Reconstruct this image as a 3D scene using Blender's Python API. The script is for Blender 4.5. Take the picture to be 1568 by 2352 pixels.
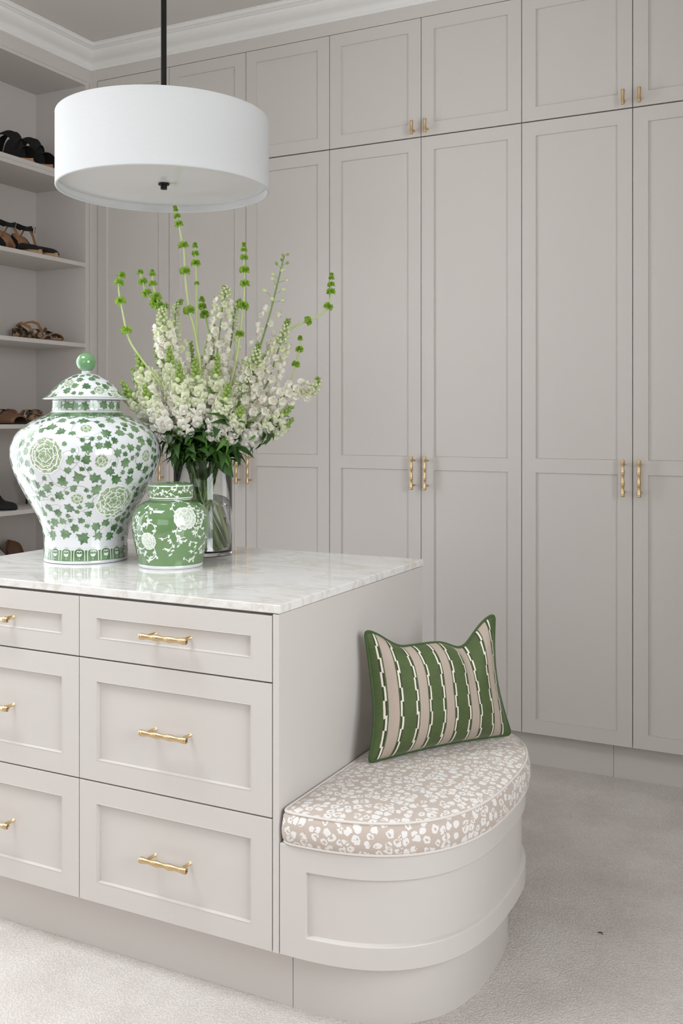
import bpy, math, random
from mathutils import Vector, Matrix
import numpy as np

# ---------------------------------------------------------------- clear, camera, world, lights
for o in list(bpy.data.objects):
    bpy.data.objects.remove(o)
scene = bpy.context.scene
col = scene.collection
PI = math.pi

cam_data = bpy.data.cameras.new('camera')
cam_data.sensor_fit = 'HORIZONTAL'
cam_data.sensor_width = 36.0
cam_data.lens = 36.0 * 2301.46 / 1568.0
cam_data.shift_y = -210.0 / 1568.0
cam_data.clip_start = 0.05
cam = bpy.data.objects.new('camera', cam_data)
cam.location = (0, 0, 1.3)
cam.rotation_euler = (PI / 2, 0, math.radians(27.066))
col.objects.link(cam)
scene.camera = cam

scene.view_settings.view_transform = 'Standard'
scene.view_settings.look = 'None'
scene.view_settings.gamma = 1.0
scene.view_settings.use_curve_mapping = False
scene.view_settings.exposure = -0.06

world = bpy.data.worlds.new('world')
scene.world = world
world.use_nodes = True
wb = world.node_tree.nodes['Background']
wb.inputs[0].default_value = (0.80, 0.90, 1.0, 1)
wb.inputs[1].default_value = 0.25


def area(name, loc, rot, sx, sy, energy, colour):
    l = bpy.data.lights.new(name, 'AREA')
    l.shape = 'RECTANGLE'
    l.size, l.size_y = sx, sy
    l.energy = energy
    l.color = colour
    o = bpy.data.objects.new(name, l)
    o.location = loc
    o.rotation_euler = rot
    col.objects.link(o)
    return o


# daylight entering through the two windows of the room
WIN_L = (1.10, 2.55, 0.04, 2.60)        # y0 y1 z0 z1 in the left wall
WIN_R = (-1.9, 0.6, 0.95, 2.60)        # x0 x1 z0 z1 in the rear wall
WIN_Q = (-0.3, 1.6, 0.95, 2.60)        # y0 y1 z0 z1 in the right wall
SKY = (-2.9, -1.6, 0.35, 1.45)         # x0 x1 y0 y1 of the roof light
area('daylight_left', (-3.42, 1.825, 1.32), (0, -PI / 2, 0), 2.56, 1.45, 49, (0.92, 0.967, 1.0))
area('daylight_rear', (-0.65, -1.95, 1.775), (PI / 2, 0, 0), 2.5, 1.65, 28, (0.925, 0.967, 1.0))

area('daylight_roof', (-2.25, 0.90, 3.27), (0, 0, 0), 1.3, 1.1, 70, (0.91, 0.962, 1.0))
area('daylight_right', (1.68, 0.65, 1.775), (0, PI / 2, 0), 1.65, 1.9, 104, (0.925, 0.967, 1.0))


# ---------------------------------------------------------------- materials
def lin(r, g, b):
    def f(c):
        c /= 255.0
        return c / 12.92 if c <= 0.04045 else ((c + 0.055) / 1.055) ** 2.4
    return (f(r), f(g), f(b), 1.0)


class NT:
    """small wrapper to wire procedural node trees"""
    def __init__(self, name):
        self.m = bpy.data.materials.new(name)
        self.m.use_nodes = True
        self.t = self.m.node_tree
        self.b = self.t.nodes['Principled BSDF']

    def n(self, kind, **kw):
        nd = self.t.nodes.new(kind)
        for k, v in kw.items():
            if k.startswith('i_'):
                key = k[2:]
                key = int(key) if key.isdigit() else key.replace('_', ' ')
                self.put(v, nd.inputs[key])
            else:
                setattr(nd, k, v)
        return nd

    def put(self, v, sock):
        if isinstance(v, bpy.types.NodeSocket):
            self.t.links.new(v, sock)
        else:
            sock.default_value = v

    def math(self, op, a, b=0.0, c=0.0, clamp=False):
        nd = self.t.nodes.new('ShaderNodeMath')
        nd.operation = op
        nd.use_clamp = clamp
        self.put(a, nd.inputs[0])
        self.put(b, nd.inputs[1])
        self.put(c, nd.inputs[2])
        return nd.outputs[0]

    def mix(self, fac, a, b):
        nd = self.t.nodes.new('ShaderNodeMix')
        nd.data_type = 'RGBA'
        self.put(fac, nd.inputs['Factor'])
        self.put(a, nd.inputs['A'] if False else nd.inputs[6])
        self.put(b, nd.inputs[7])
        return nd.outputs[2]

    def ramp(self, fac, stops, interp='LINEAR'):
        nd = self.t.nodes.new('ShaderNodeValToRGB')
        nd.color_ramp.interpolation = interp
        el = nd.color_ramp.elements
        while len(el) < len(stops):
            el.new(0.5)
        for e, (p, c) in zip(el, stops):
            e.position = p
            e.color = c if len(c) == 4 else (*c, 1)
        self.put(fac, nd.inputs[0])
        return nd.outputs[0]

    def noise(self, vec, scale, detail=2.0, rough=0.5, dist=0.0):
        nd = self.t.nodes.new('ShaderNodeTexNoise')
        nd.inputs['Scale'].default_value = scale
        nd.inputs['Detail'].default_value = detail
        nd.inputs['Roughness'].default_value = rough
        nd.inputs['Distortion'].default_value = dist
        if vec is not None:
            self.put(vec, nd.inputs['Vector'])
        return nd

    def coord(self, which='Object'):
        return self.t.nodes.new('ShaderNodeTexCoord').outputs[which]

    def bump(self, height, strength=0.3, dist=0.002):
        nd = self.t.nodes.new('ShaderNodeBump')
        nd.inputs['Strength'].default_value = strength
        nd.inputs['Distance'].default_value = dist
        self.put(height, nd.inputs['Height'])
        self.t.links.new(nd.outputs[0], self.b.inputs['Normal'])
        return nd

    def set(self, **kw):
        for k, v in kw.items():
            self.put(v, self.b.inputs[k.replace('_', ' ')])
        return self


def simple(name, rgb, rough=0.5, metal=0.0, var=0.0, vscale=8.0, bump=0.0, bscale=200.0, **kw):
    m = NT(name)
    c = lin(*rgb)
    if var:
        v = m.noise(m.coord('Object'), vscale, 3.0).outputs['Fac']
        lo = tuple(x * (1 - var) for x in c[:3]) + (1,)
        hi = tuple(min(1, x * (1 + var)) for x in c[:3]) + (1,)
        m.set(Base_Color=m.mix(v, lo, hi))
    else:
        m.set(Base_Color=c)
    m.set(Roughness=rough, Metallic=metal)
    if bump:
        m.bump(m.noise(m.coord('Object'), bscale, 2.0).outputs['Fac'], bump, 0.001)
    m.set(**kw)
    return m.m


PAINT = (208, 202, 197)
M = {}
M['paint'] = simple('greige_satin_paint', PAINT, 0.42, var=0.012, vscale=3, bump=0.02, bscale=350)
M['wall'] = simple('warm_wall_paint', (206, 199, 192), 0.85, var=0.01, vscale=2, bump=0.03, bscale=300)
M['ceiling'] = simple('white_ceiling_paint', (216, 212, 207), 0.9, var=0.01, vscale=2, bump=0.02, bscale=300)
M['crown'] = simple('white_plaster_moulding', (236, 234, 231), 0.6, var=0.01, vscale=4)
M['black'] = simple('black_metal', (22, 21, 20), 0.42, 0.6, var=0.1, vscale=40)


def brass():
    m = NT('brushed_brass')
    n = m.noise(m.coord('Object'), 60, 3).outputs['Fac']
    m.set(Base_Color=m.mix(n, lin(208, 180, 136), lin(224, 198, 156)), Metallic=1.0, Roughness=0.33)
    return m.m


M['brass'] = brass()


def marble():
    m = NT('pale_veined_stone')
    co = m.coord('Object')
    mp = m.n('ShaderNodeMapping', i_Vector=co)
    mp.inputs['Rotation'].default_value = (0, 0, 0.25)
    mp.inputs['Scale'].default_value = (1.0, 2.6, 1.5)
    n1 = m.noise(mp.outputs[0], 2.4, 6.0, 0.62, 1.6).outputs['Fac']
    vein = m.math('ABSOLUTE', m.math('SUBTRACT', n1, 0.5))
    c = m.ramp(vein, [(0.0, lin(198, 188, 174)), (0.016, lin(216, 210, 203)), (0.05, lin(232, 229, 226)), (0.16, lin(226, 224, 223)), (1.0, lin(238, 236, 234))])
    n2 = m.noise(co, 7.0, 5.0, 0.6, 0.6).outputs['Fac']
    cloud = m.ramp(n2, [(0.35, lin(220, 217, 215)), (0.5, lin(238, 236, 234)), (0.7, lin(226, 221, 214))])
    m.set(Base_Color=m.mix(0.45, c, cloud), Roughness=0.07)
    m.b.inputs['Specular IOR Level'].default_value = 0.6
    return m.m


M['marble'] = marble()


def carpet():
    m = NT('cut_pile_carpet')
    co = m.coord('Object')
    v = m.n('ShaderNodeTexVoronoi', i_Vector=co, i_Scale=190.0)
    n = m.noise(co, 330, 3.0, 0.6)
    h = m.math('ADD', m.math('MULTIPLY', v.outputs['Distance'], -0.9), n.outputs['Fac'])
    big = m.noise(co, 5.5, 4.0, 0.6).outputs['Fac']
    base = m.mix(m.ramp(big, [(0.36, (0, 0, 0)), (0.64, (1, 1, 1))]), lin(225, 216, 210), lin(236, 230, 226))
    spk = m.ramp(h, [(0.0, (0.78, 0.76, 0.745)), (0.40, (1, 1, 1))])
    mul = m.n('ShaderNodeMix', data_type='RGBA', blend_type='MULTIPLY')
    mul.inputs['Factor'].default_value = 0.75
    m.put(base, mul.inputs[6])
    m.put(spk, mul.inputs[7])
    m.set(Base_Color=mul.outputs[2], Roughness=0.95)
    m.bump(h, 0.75, 0.004)
    return m.m


M['carpet'] = carpet()


def leopard():
    m = NT('leopard_print_fabric')
    uv = m.coord('UV')
    wob = m.noise(uv, 60, 3.0, 0.6)
    off = m.n('ShaderNodeVectorMath', operation='MULTIPLY_ADD')
    m.put(wob.outputs['Color'], off.inputs[0])
    off.inputs[1].default_value = (0.018, 0.018, 0)
    m.put(uv, off.inputs[2])
    v = m.n('ShaderNodeTexVoronoi', i_Vector=off.outputs[0], i_Scale=50.0, i_Randomness=0.8, voronoi_dimensions='2D')
    ve = m.n('ShaderNodeTexVoronoi', i_Vector=off.outputs[0], i_Scale=50.0, i_Randomness=0.8, voronoi_dimensions='2D', feature='DISTANCE_TO_EDGE')
    d = v.outputs['Distance']
    sep = m.n('ShaderNodeSeparateColor')
    m.put(v.outputs['Color'], sep.inputs[0])
    rnd, rnd2 = sep.outputs[0], sep.outputs[1]
    rad = m.math('MULTIPLY_ADD', rnd2, 0.16, 0.34)
    blob = m.math('MULTIPLY', m.math('MINIMUM', m.math('SUBTRACT', rad, d), m.math('SUBTRACT', ve.outputs['Distance'], 0.055)), 40.0, clamp=True)
    hole = m.math('MULTIPLY', m.math('LESS_THAN', d, 0.15), m.math('GREATER_THAN', rnd, 0.55))
    gapn = m.noise(uv, 95, 1.0).outputs['Fac']
    gap = m.math('GREATER_THAN', gapn, 0.645)
    white = m.math('MULTIPLY', blob, m.math('SUBTRACT', 1.0, hole), clamp=True)
    white = m.math('MULTIPLY', white, m.math('SUBTRACT', 1.0, gap), clamp=True)
    wv = m.n('ShaderNodeTexChecker', i_Vector=uv, i_Scale=700.0)
    bg = m.mix(wv.outputs['Fac'], lin(186, 170, 158), lin(204, 191, 181))
    m.set(Base_Color=m.mix(white, bg, lin(233, 229, 226)), Roughness=0.8)
    m.b.inputs['Sheen Weight'].default_value = 0.25
    m.bump(wv.outputs['Fac'], 0.15, 0.0006)
    return m.m


M['leopard'] = leopard()
M['piping_white'] = simple('white_cord_piping', (222, 215, 209), 0.8, bump=0.5, bscale=900)


def stripe():
    m = NT('green_velvet_ikat_stripe')
    uv = m.coord('UV')
    sp = m.n('ShaderNodeSeparateXYZ')
    m.put(uv, sp.inputs[0])
    u, v = sp.outputs[0], sp.outputs[1]
    wob = m.noise(uv, 9.0, 2.0).outputs['Fac']
    t = m.math('SUBTRACT', m.math('FRACT', m.math('ADD', m.math('DIVIDE', m.math('SUBTRACT', u, 0.095), 0.196), 0.5)), 0.5)
    fz = m.n('ShaderNodeMapping', i_Vector=uv)
    fz.inputs['Scale'].default_value = (60, 9, 1)
    fuzz = m.noise(fz.outputs[0], 1.0, 3.0, 0.7).outputs['Fac']
    a = m.math('ADD', m.math('ABSOLUTE', t), m.math('MULTIPLY', m.math('SUBTRACT', fuzz, 0.5), 0.028))
    # fabric zones outward from the centre of each taupe band
    taupe = m.math('LESS_THAN', a, 0.155)
    laneA = m.math('MULTIPLY', m.math('GREATER_THAN', a, 0.194), m.math('LESS_THAN', a, 0.248))
    laneB = m.math('MULTIPLY', m.math('GREATER_THAN', a, 0.240), m.math('LESS_THAN', a, 0.294))
    sgn = m.math('MULTIPLY', m.math('SIGN', t), 0.23)
    ph = m.math('FRACT', m.math('ADD', m.math('ADD', m.math('MULTIPLY', v, 4.4), sgn), m.math('MULTIPLY', wob, 0.5)))
    wa = m.math('MULTIPLY', laneA, m.math('LESS_THAN', ph, 0.53))
    wb_ = m.math('MULTIPLY', laneB, m.math('GREATER_THAN', ph, 0.48))
    white = m.math('MAXIMUM', wa, wb_)
    dark = m.math('MULTIPLY', m.math('SUBTRACT', m.math('MAXIMUM', laneA, laneB), white), 0.8, clamp=True)
    rib = m.math('SINE', m.math('MULTIPLY', u, 900.0))
    ribf = m.math('MULTIPLY_ADD', rib, 0.5, 0.5)
    tau = m.mix(ribf, lin(158, 140, 126), lin(196, 182, 170))
    streak = m.n('ShaderNodeMapping', i_Vector=uv)
    streak.inputs['Scale'].default_value = (26, 160, 1)
    sn = m.noise(streak.outputs[0], 1.0, 3.0, 0.6).outputs['Fac']
    nap = m.noise(uv, 5.0, 2.0).outputs['Fac']
    grn = m.mix(m.math('MULTIPLY_ADD', sn, 0.6, m.math('MULTIPLY', nap, 0.4)), lin(42, 56, 27), lin(96, 114, 64))
    c = m.mix(taupe, grn, tau)
    c = m.mix(dark, c, lin(38, 46, 34))
    c = m.mix(white, c, lin(228, 220, 206))
    m.set(Base_Color=c, Roughness=0.75)
    m.b.inputs['Sheen Weight'].default_value = 0.3
    m.b.inputs['Sheen Roughness'].default_value = 0.35
    m.b.inputs['Sheen Tint'].default_value = (0.85, 0.9, 0.75, 1)
    m.bump(m.math('ADD', m.math('MULTIPLY', ribf, taupe), sn), 0.25, 0.001)
    return m.m


M['stripe'] = stripe()
M['green_piping'] = simple('dark_green_velvet_cord', (58, 82, 40), 0.7, var=0.2, vscale=60)


def shade():
    m = NT('white_linen_shade')
    co = m.coord('Object')
    mp = m.n('ShaderNodeMapping', i_Vector=co)
    mp.inputs['Scale'].default_value = (60, 60, 900)
    n = m.noise(mp.outputs[0], 1.0, 2.0).outputs['Fac']
    m.set(Base_Color=m.mix(n, lin(208, 208, 208), lin(218, 218, 218)), Roughness=0.85)
    m.b.inputs['Subsurface Weight'].default_value = 0.0
    m.bump(n, 0.05, 0.0005)
    tr = m.n('ShaderNodeBsdfTranslucent', i_Color=(0.9, 0.9, 0.9, 1))
    mx = m.n('ShaderNodeMixShader')
    mx.inputs[0].default_value = 0.22
    m.t.links.new(m.b.outputs[0], mx.inputs[1])
    m.t.links.new(tr.outputs[0], mx.inputs[2])
    m.t.links.new(mx.outputs[0], m.t.nodes['Material Output'].inputs[0])
    return m.m


M['shade'] = shade()
M['diffuser'] = simple('frosted_acrylic', (214, 211, 210), 0.16, var=0.01)
M['porcelain'] = simple('white_glazed_porcelain', (218, 219, 222), 0.06, var=0.015, vscale=5, Coat_Weight=0.6, Coat_Roughness=0.03)


def glaze(name, lo, hi, scale, rough=0.07):
    m = NT(name)
    n = m.noise(m.coord('Object'), scale, 3.0, 0.6).outputs['Fac']
    m.set(Base_Color=m.mix(m.ramp(n, [(0.35, (0, 0, 0)), (0.65, (1, 1, 1))]), lin(*lo), lin(*hi)), Roughness=rough, Coat_Weight=0.6, Coat_Roughness=0.03)
    return m.m


M['ivy'] = glaze('ivy_green_glaze', (66, 102, 62), (120, 150, 112), 26)
M['jar_green'] = glaze('jade_green_glaze', (94, 127, 82), (110, 142, 96), 9)
M['knob_green'] = glaze('celadon_knob_glaze', (98, 142, 96), (112, 154, 108), 6)
M['sage'] = glaze('sage_petal_glaze', (134, 156, 118), (178, 184, 160), 45)
M['sage_dark'] = glaze('sage_heart_glaze', (104, 134, 94), (146, 164, 130), 60)
M['pale_petal'] = glaze('pale_petal_glaze', (206, 214, 200), (226, 230, 220), 60)
M['pale_sage'] = glaze('pale_sage_glaze', (168, 186, 164), (196, 206, 190), 60)
M['linework'] = glaze('dark_green_line_glaze', (70, 92, 66), (104, 118, 100), 30)
M['white_glaze'] = glaze('white_brushwork_glaze', (222, 228, 218), (242, 244, 240), 40)


def glass(name, colour, ior, rough=0.0):
    m = NT(name)
    m.set(Base_Color=(*colour, 1), Roughness=rough, IOR=ior)
    m.b.inputs['Transmission Weight'].default_value = 1.0
    return m.m


M['glass'] = glass('clear_vase_glass', (0.97, 0.99, 0.98), 1.45)
M['water'] = glass('vase_water', (0.97, 0.99, 0.97), 1.33)


def pane():
    m = NT('window_pane_glass')
    t = m.n('ShaderNodeBsdfTransparent')
    g = m.n('ShaderNodeBsdfGlossy', i_Roughness=0.02)
    f = m.n('ShaderNodeFresnel', i_IOR=1.25)
    mx = m.n('ShaderNodeMixShader')
    m.t.links.new(f.outputs[0], mx.inputs[0])
    m.t.links.new(t.outputs[0], mx.inputs[1])
    m.t.links.new(g.outputs[0], mx.inputs[2])
    m.t.links.new(mx.outputs[0], m.t.nodes['Material Output'].inputs[0])
    return m.m


M['pane'] = pane()


def petal(name, lo, hi, trans=0.35, scale=60):
    m = NT(name)
    n = m.noise(m.coord('Object'), scale, 2.0).outputs['Fac']
    c = m.mix(n, lin(*lo), lin(*hi))
    m.set(Base_Color=c, Roughness=0.55)
    tr = m.n('ShaderNodeBsdfTranslucent')
    m.put(c, tr.inputs[0])
    mx = m.n('ShaderNodeMixShader')
    mx.inputs[0].default_value = trans
    m.t.links.new(m.b.outputs[0], mx.inputs[1])
    m.t.links.new(tr.outputs[0], mx.inputs[2])
    m.t.links.new(mx.outputs[0], m.t.nodes['Material Output'].inputs[0])
    return m.m


M['petal'] = petal('white_petal', (250, 247, 236), (255, 253, 246), 0.45)
M['petal_cream'] = petal('cream_green_petal', (238, 242, 208), (252, 252, 238), 0.45)
M['bud_pale'] = petal('pale_green_bud', (198, 214, 140), (236, 240, 206), 0.25)
M['bud_green'] = petal('fresh_green_bud', (128, 160, 66), (170, 194, 104), 0.25)
M['bell'] = petal('bell_calyx_green', (122, 170, 46), (182, 212, 92), 0.35, 40)
M['stem_pale'] = petal('pale_green_stem', (176, 196, 124), (204, 216, 156), 0.1, 20)
M['stem'] = petal('green_stem', (112, 142, 76), (142, 166, 100), 0.1, 20)
M['leaf'] = petal('dark_leaf', (34, 66, 20), (66, 104, 38), 0.2, 25)
M['leaf_mid'] = petal('mid_green_leaf', (70, 120, 36), (112, 160, 60), 0.25, 25)

M['suede_black'] = simple('black_suede', (20, 19, 19), 0.8, var=0.2, vscale=80)
M['tan'] = simple('tan_leather', (176, 134, 98), 0.55, var=0.12, vscale=30)
M['tan_dark'] = simple('brown_leather', (122, 88, 66), 0.5, var=0.15, vscale=30)
M['jute'] = simple('braided_jute_sole', (178, 148, 112), 0.85, var=0.25, vscale=160, bump=0.6, bscale=260)


def snake():
    m = NT('snake_print_leather')
    co = m.coord('Object')
    v = m.n('ShaderNodeTexVoronoi', i_Vector=co, i_Scale=70.0, feature='DISTANCE_TO_EDGE')
    n = m.noise(co, 34, 3.0).outputs['Fac']
    c = m.ramp(n, [(0.40, lin(48, 38, 32)), (0.47, lin(120, 92, 68)), (0.56, lin(188, 158, 126)), (0.7, lin(158, 124, 92))], 'LINEAR')
    e = m.math('LESS_THAN', v.outputs['Distance'], 0.05)
    m.set(Base_Color=m.mix(m.math('MULTIPLY', e, 0.5), c, lin(60, 46, 38)), Roughness=0.4)
    return m.m


M['snake'] = snake()
M['cloth'] = simple('pale_grey_cotton', (196, 194, 194), 0.9, var=0.06, vscale=30)
M['window_white'] = simple('white_window_paint', (236, 234, 230), 0.5, var=0.01)
M['lint'] = simple('dark_lint', (52, 46, 42), 0.9, var=0.2, vscale=200)


# ---------------------------------------------------------------- mesh helpers
def world_off(p):
    v = Vector((0, 0, 0))
    while p is not None:
        v += p.location
        p = p.parent
    return v


class MB:
    """collects vertices (world coordinates) and faces of ONE mesh"""
    def __init__(self):
        self.v, self.f, self.uv, self.key = [], [], [], {}
        self.mi, self.cm = [], 0

    def vert(self, p, merge=False):
        if merge:
            k = (round(p[0], 5), round(p[1], 5), round(p[2], 5))
            if k in self.key:
                return self.key[k]
            self.key[k] = len(self.v)
        self.v.append((float(p[0]), float(p[1]), float(p[2])))
        return len(self.v) - 1

    def face(self, pts, merge=False, uv=None):
        self.f.append([self.vert(p, merge) for p in pts])
        self.uv.append(uv)
        self.mi.append(self.cm)

    def idx(self, ids, uv=None):
        self.f.append(list(ids))
        self.uv.append(uv)
        self.mi.append(self.cm)

    def box(self, x0, x1, y0, y1, z0, z1):
        b = len(self.v)
        for z in (z0, z1):
            for y in (y0, y1):
                for x in (x0, x1):
                    self.v.append((x, y, z))
        for q in ((0, 2, 3, 1), (4, 5, 7, 6), (0, 1, 5, 4), (2, 6, 7, 3), (0, 4, 6, 2), (1, 3, 7, 5)):
            self.idx([b + i for i in q])
        return self

    def grid(self, rows, closed_u=False, closed_v=False, uvs=None):
        b = len(self.v)
        nr, nc = len(rows), len(rows[0])
        for r in rows:
            for p in r:
                self.v.append((float(p[0]), float(p[1]), float(p[2])))
        for i in range(nr if closed_v else nr - 1):
            for j in range(nc if closed_u else nc - 1):
                i2, j2 = (i + 1) % nr, (j + 1) % nc
                q = [b + i * nc + j, b + i * nc + j2, b + i2 * nc + j2, b + i2 * nc + j]
                uv = None
                if uvs is not None:
                    uv = [uvs[i][j], uvs[i][j + 1], uvs[i + 1][j + 1], uvs[i + 1][j]]
                self.idx(q, uv)
        return b

    def lathe(self, prof, c=(0, 0, 0), n=48, cap0=False, cap1=False):
        rows = []
        for r, z in prof:
            rows.append([(c[0] + r * math.cos(2 * PI * k / n), c[1] + r * math.sin(2 * PI * k / n), c[2] + z) for k in range(n)])
        b = self.grid(rows, closed_u=True)
        if cap0:
            self.idx([b + k for k in range(n)][::-1])
        if cap1:
            self.idx([b + (len(prof) - 1) * n + k for k in range(n)])
        return self

    def tube(self, pts, rad, n=8, closed=False, caps=True):
        pts = [Vector(p) for p in pts]
        m = len(pts)
        rows = []
        up = Vector((0, 0, 1))
        prev = None
        for i, p in enumerate(pts):
            if closed:
                t = pts[(i + 1) % m] - pts[i - 1]
            else:
                t = pts[min(i + 1, m - 1)] - pts[max(i - 1, 0)]
            if t.length < 1e-9:
                t = Vector((0, 0, 1))
            t.normalize()
            if prev is None:
                a = t.cross(up)
                if a.length < 1e-3:
                    a = t.cross(Vector((1, 0, 0)))
            else:
                a = prev - t * prev.dot(t)
            a.normalize()
            prev = a
            b_ = t.cross(a)
            r = rad[i] if hasattr(rad, '__len__') else rad
            rows.append([p + (a * math.cos(2 * PI * k / n) + b_ * math.sin(2 * PI * k / n)) * r for k in range(n)])
        b = self.grid(rows, closed_u=True, closed_v=closed)
        if caps and not closed:
            self.idx([b + k for k in range(n)])
            self.idx([b + (m - 1) * n + k for k in range(n)][::-1])
        return self

    def build(self, name, mat, parent=None, smooth=False, bevel=0.0, off=None):
        o_ = world_off(parent) if off is None else Vector(off)
        me = bpy.data.meshes.new(name)
        vs = [(v[0] - o_.x, v[1] - o_.y, v[2] - o_.z) for v in self.v]
        me.from_pydata(vs, [], self.f)
        if any(u is not None for u in self.uv):
            layer = me.uv_layers.new(name='UVMap')
            k = 0
            for f, u in zip(self.f, self.uv):
                for j in range(len(f)):
                    if u is not None:
                        layer.data[k].uv = u[j]
                    k += 1
        for mt in (mat if isinstance(mat, (list, tuple)) else [mat]):
            me.materials.append(mt)
        if isinstance(mat, (list, tuple)):
            me.polygons.foreach_set('material_index', self.mi)
        me.update()
        if smooth:
            me.polygons.foreach_set('use_smooth', [True] * len(me.polygons))
        o = bpy.data.objects.new(name, me)
        col.objects.link(o)
        o.parent = parent
        if bevel:
            b = o.modifiers.new('bevel', 'BEVEL')
            b.width = bevel
            b.segments = 2
            b.limit_method = 'ANGLE'
            b.angle_limit = math.radians(30)
        return o


def inst(name, mesh, parent, loc=(0, 0, 0), mtx=None):
    o = bpy.data.objects.new(name, mesh)
    col.objects.link(o)
    o.parent = parent
    off = world_off(parent)
    if mtx is not None:
        m = mtx.copy()
        m.translation = m.translation - off
        o.matrix_basis = m
    else:
        o.location = Vector(loc) - off
    return o


def thing(name, label, cat, loc, group=None):
    o = bpy.data.objects.new(name, None)
    o.empty_display_size = 0.05
    o.location = loc
    col.objects.link(o)
    return tag(o, label, cat, group)


def tag(o, label, cat, group=None):
    o['label'] = label
    o['category'] = cat
    if group:
        o['group'] = group
    return o


def struct(o, label=None):
    o['kind'] = 'structure'
    if label:
        o['label'] = label
    return o


def catmull(pts, n):
    pts = [Vector(p) for p in pts]
    P = [pts[0] * 2 - pts[1]] + pts + [pts[-1] * 2 - pts[-2]]
    out = []
    segs = len(pts) - 1
    for i in range(n + 1):
        t = i / n * segs
        k = min(int(t), segs - 1)
        s = t - k
        a, b, c, d = P[k], P[k + 1], P[k + 2], P[k + 3]
        out.append(0.5 * ((2 * b) + (c - a) * s + (2 * a - 5 * b + 4 * c - d) * s * s + (3 * b - a - 3 * c + d) * s ** 3))
    return out


# ---------------------------------------------------------------- room shell
YW = 3.654          # front plane of the wardrobe doors
XS = -3.187         # front plane of the shelving and of the left wall
CEIL = 3.027
CRB = 2.937         # underside of the crown moulding
XR, YR = 1.45, -1.75


def shell(name, mat, boxes, label):
    m = MB()
    for b in boxes:
        m.box(*b)
    o = m.build(name, mat)
    return struct(o, label)


shell('floor', M['carpet'], [(-3.9, XR + .15, YR - .15, 4.5, -0.12, 0.0)], 'pale beige cut pile carpet covering the floor')
x0, x1, y0, y1 = SKY
shell('ceiling', M['ceiling'], [(-3.9, x0, YR - .15, 4.5, CEIL, CEIL + 0.12), (x1, XR + .15, YR - .15, 4.5, CEIL, CEIL + 0.12), (x0, x1, YR - .15, y0, CEIL, CEIL + 0.12), (x0, x1, y1, 4.5, CEIL, CEIL + 0.12)], 'plain pale ceiling above the crown moulding')
y0, y1, z0, z1 = WIN_L
YE = 2.72           # where the shelving niche starts
shell('wall_left', M['wall'], [(XS - .15, XS, YR, y0, 0, CEIL), (XS - .15, XS, y1, YE, 0, CEIL), (XS - .15, XS, y0, y1, 0, z0), (XS - .15, XS, y0, y1, z1, CEIL),
                               (-3.66, -3.52, YE - .02, 4.4, 0, CEIL), (XS - .33, XS - .15, YE - .02, YE, 0, CEIL)], 'warm off-white left wall around the shelving niche')
x0, x1, z0, z1 = WIN_R
shell('wall_rear', M['wall'], [(XS - .15, x0, YR - .12, YR, 0, CEIL), (x1, XR + .12, YR - .12, YR, 0, CEIL), (x0, x1, YR - .12, YR, 0, z0), (x0, x1, YR - .12, YR, z1, CEIL)], 'warm off-white rear wall')
y0, y1, z0, z1 = WIN_Q
shell('wall_right', M['wall'], [(XR, XR + .12, YR - .12, y0, 0, CEIL), (XR, XR + .12, y1, 4.4, 0, CEIL), (XR, XR + .12, y0, y1, 0, z0), (XR, XR + .12, y0, y1, z1, CEIL)], 'warm off-white right wall')
shell('wall_back', M['wall'], [(-3.6, XR + .12, 4.26, 4.4, 0, CEIL), (-0.29, XR, YW + .03, YW + .1, 0, CEIL)], 'warm off-white wall behind the wardrobes')


def window(name, axis, a0, a1, z0, z1, plane, sign, label):
    root = bpy.data.objects.new(name, None)
    root.location = (plane, a0, z0) if axis == 'x' else (a0, plane, z0)
    col.objects.link(root)
    struct(root, label)

    def bx(m, p, q, zz0, zz1, d0, d1):
        lo, hi = sorted((plane + sign * d0, plane + sign * d1))
        if axis == 'x':
            m.box(lo, hi, p, q, zz0, zz1)
        else:
            m.box(p, q, lo, hi, zz0, zz1)
    fr = MB()
    t = .055
    bx(fr, a0, a0 + t, z0, z1, .02, .1)
    bx(fr, a1 - t, a1, z0, z1, .02, .1)
    bx(fr, a0 + t, a1 - t, z0, z0 + t, .02, .1)
    bx(fr, a0 + t, a1 - t, z1 - t, z1, .02, .1)
    fr.build('window_frame', M['window_white'], root)
    mid = (a0 + a1) / 2
    mb = MB()
    bx(mb, mid - .02, mid + .02, z0 + t, z1 - t, .035, .085)
    mb.build('mullion', M['window_white'], root)
    for p, q in ((a0 + t, mid - .02), (mid + .02, a1 - t)):
        pn = MB()
        bx(pn, p, q, z0 + t, z1 - t, .058, .062)
        pn.build('pane', M['pane'], root)
    sl = MB()
    bx(sl, a0 - .04, a1 + .04, z0 - .03, z0 - .001, -.03, .0)
    sl.build('window_sill', M['window_white'], root)


window('window_1', 'x', WIN_L[0], WIN_L[1], WIN_L[2], WIN_L[3], XS, -1, 'white framed window in the left wall')
window('window_2', 'y', WIN_R[0], WIN_R[1], WIN_R[2], WIN_R[3], YR, -1, 'white framed window in the rear wall')

window('window_3', 'x', WIN_Q[0], WIN_Q[1], WIN_Q[2], WIN_Q[3], XR, 1, 'white framed window in the right wall')

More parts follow.
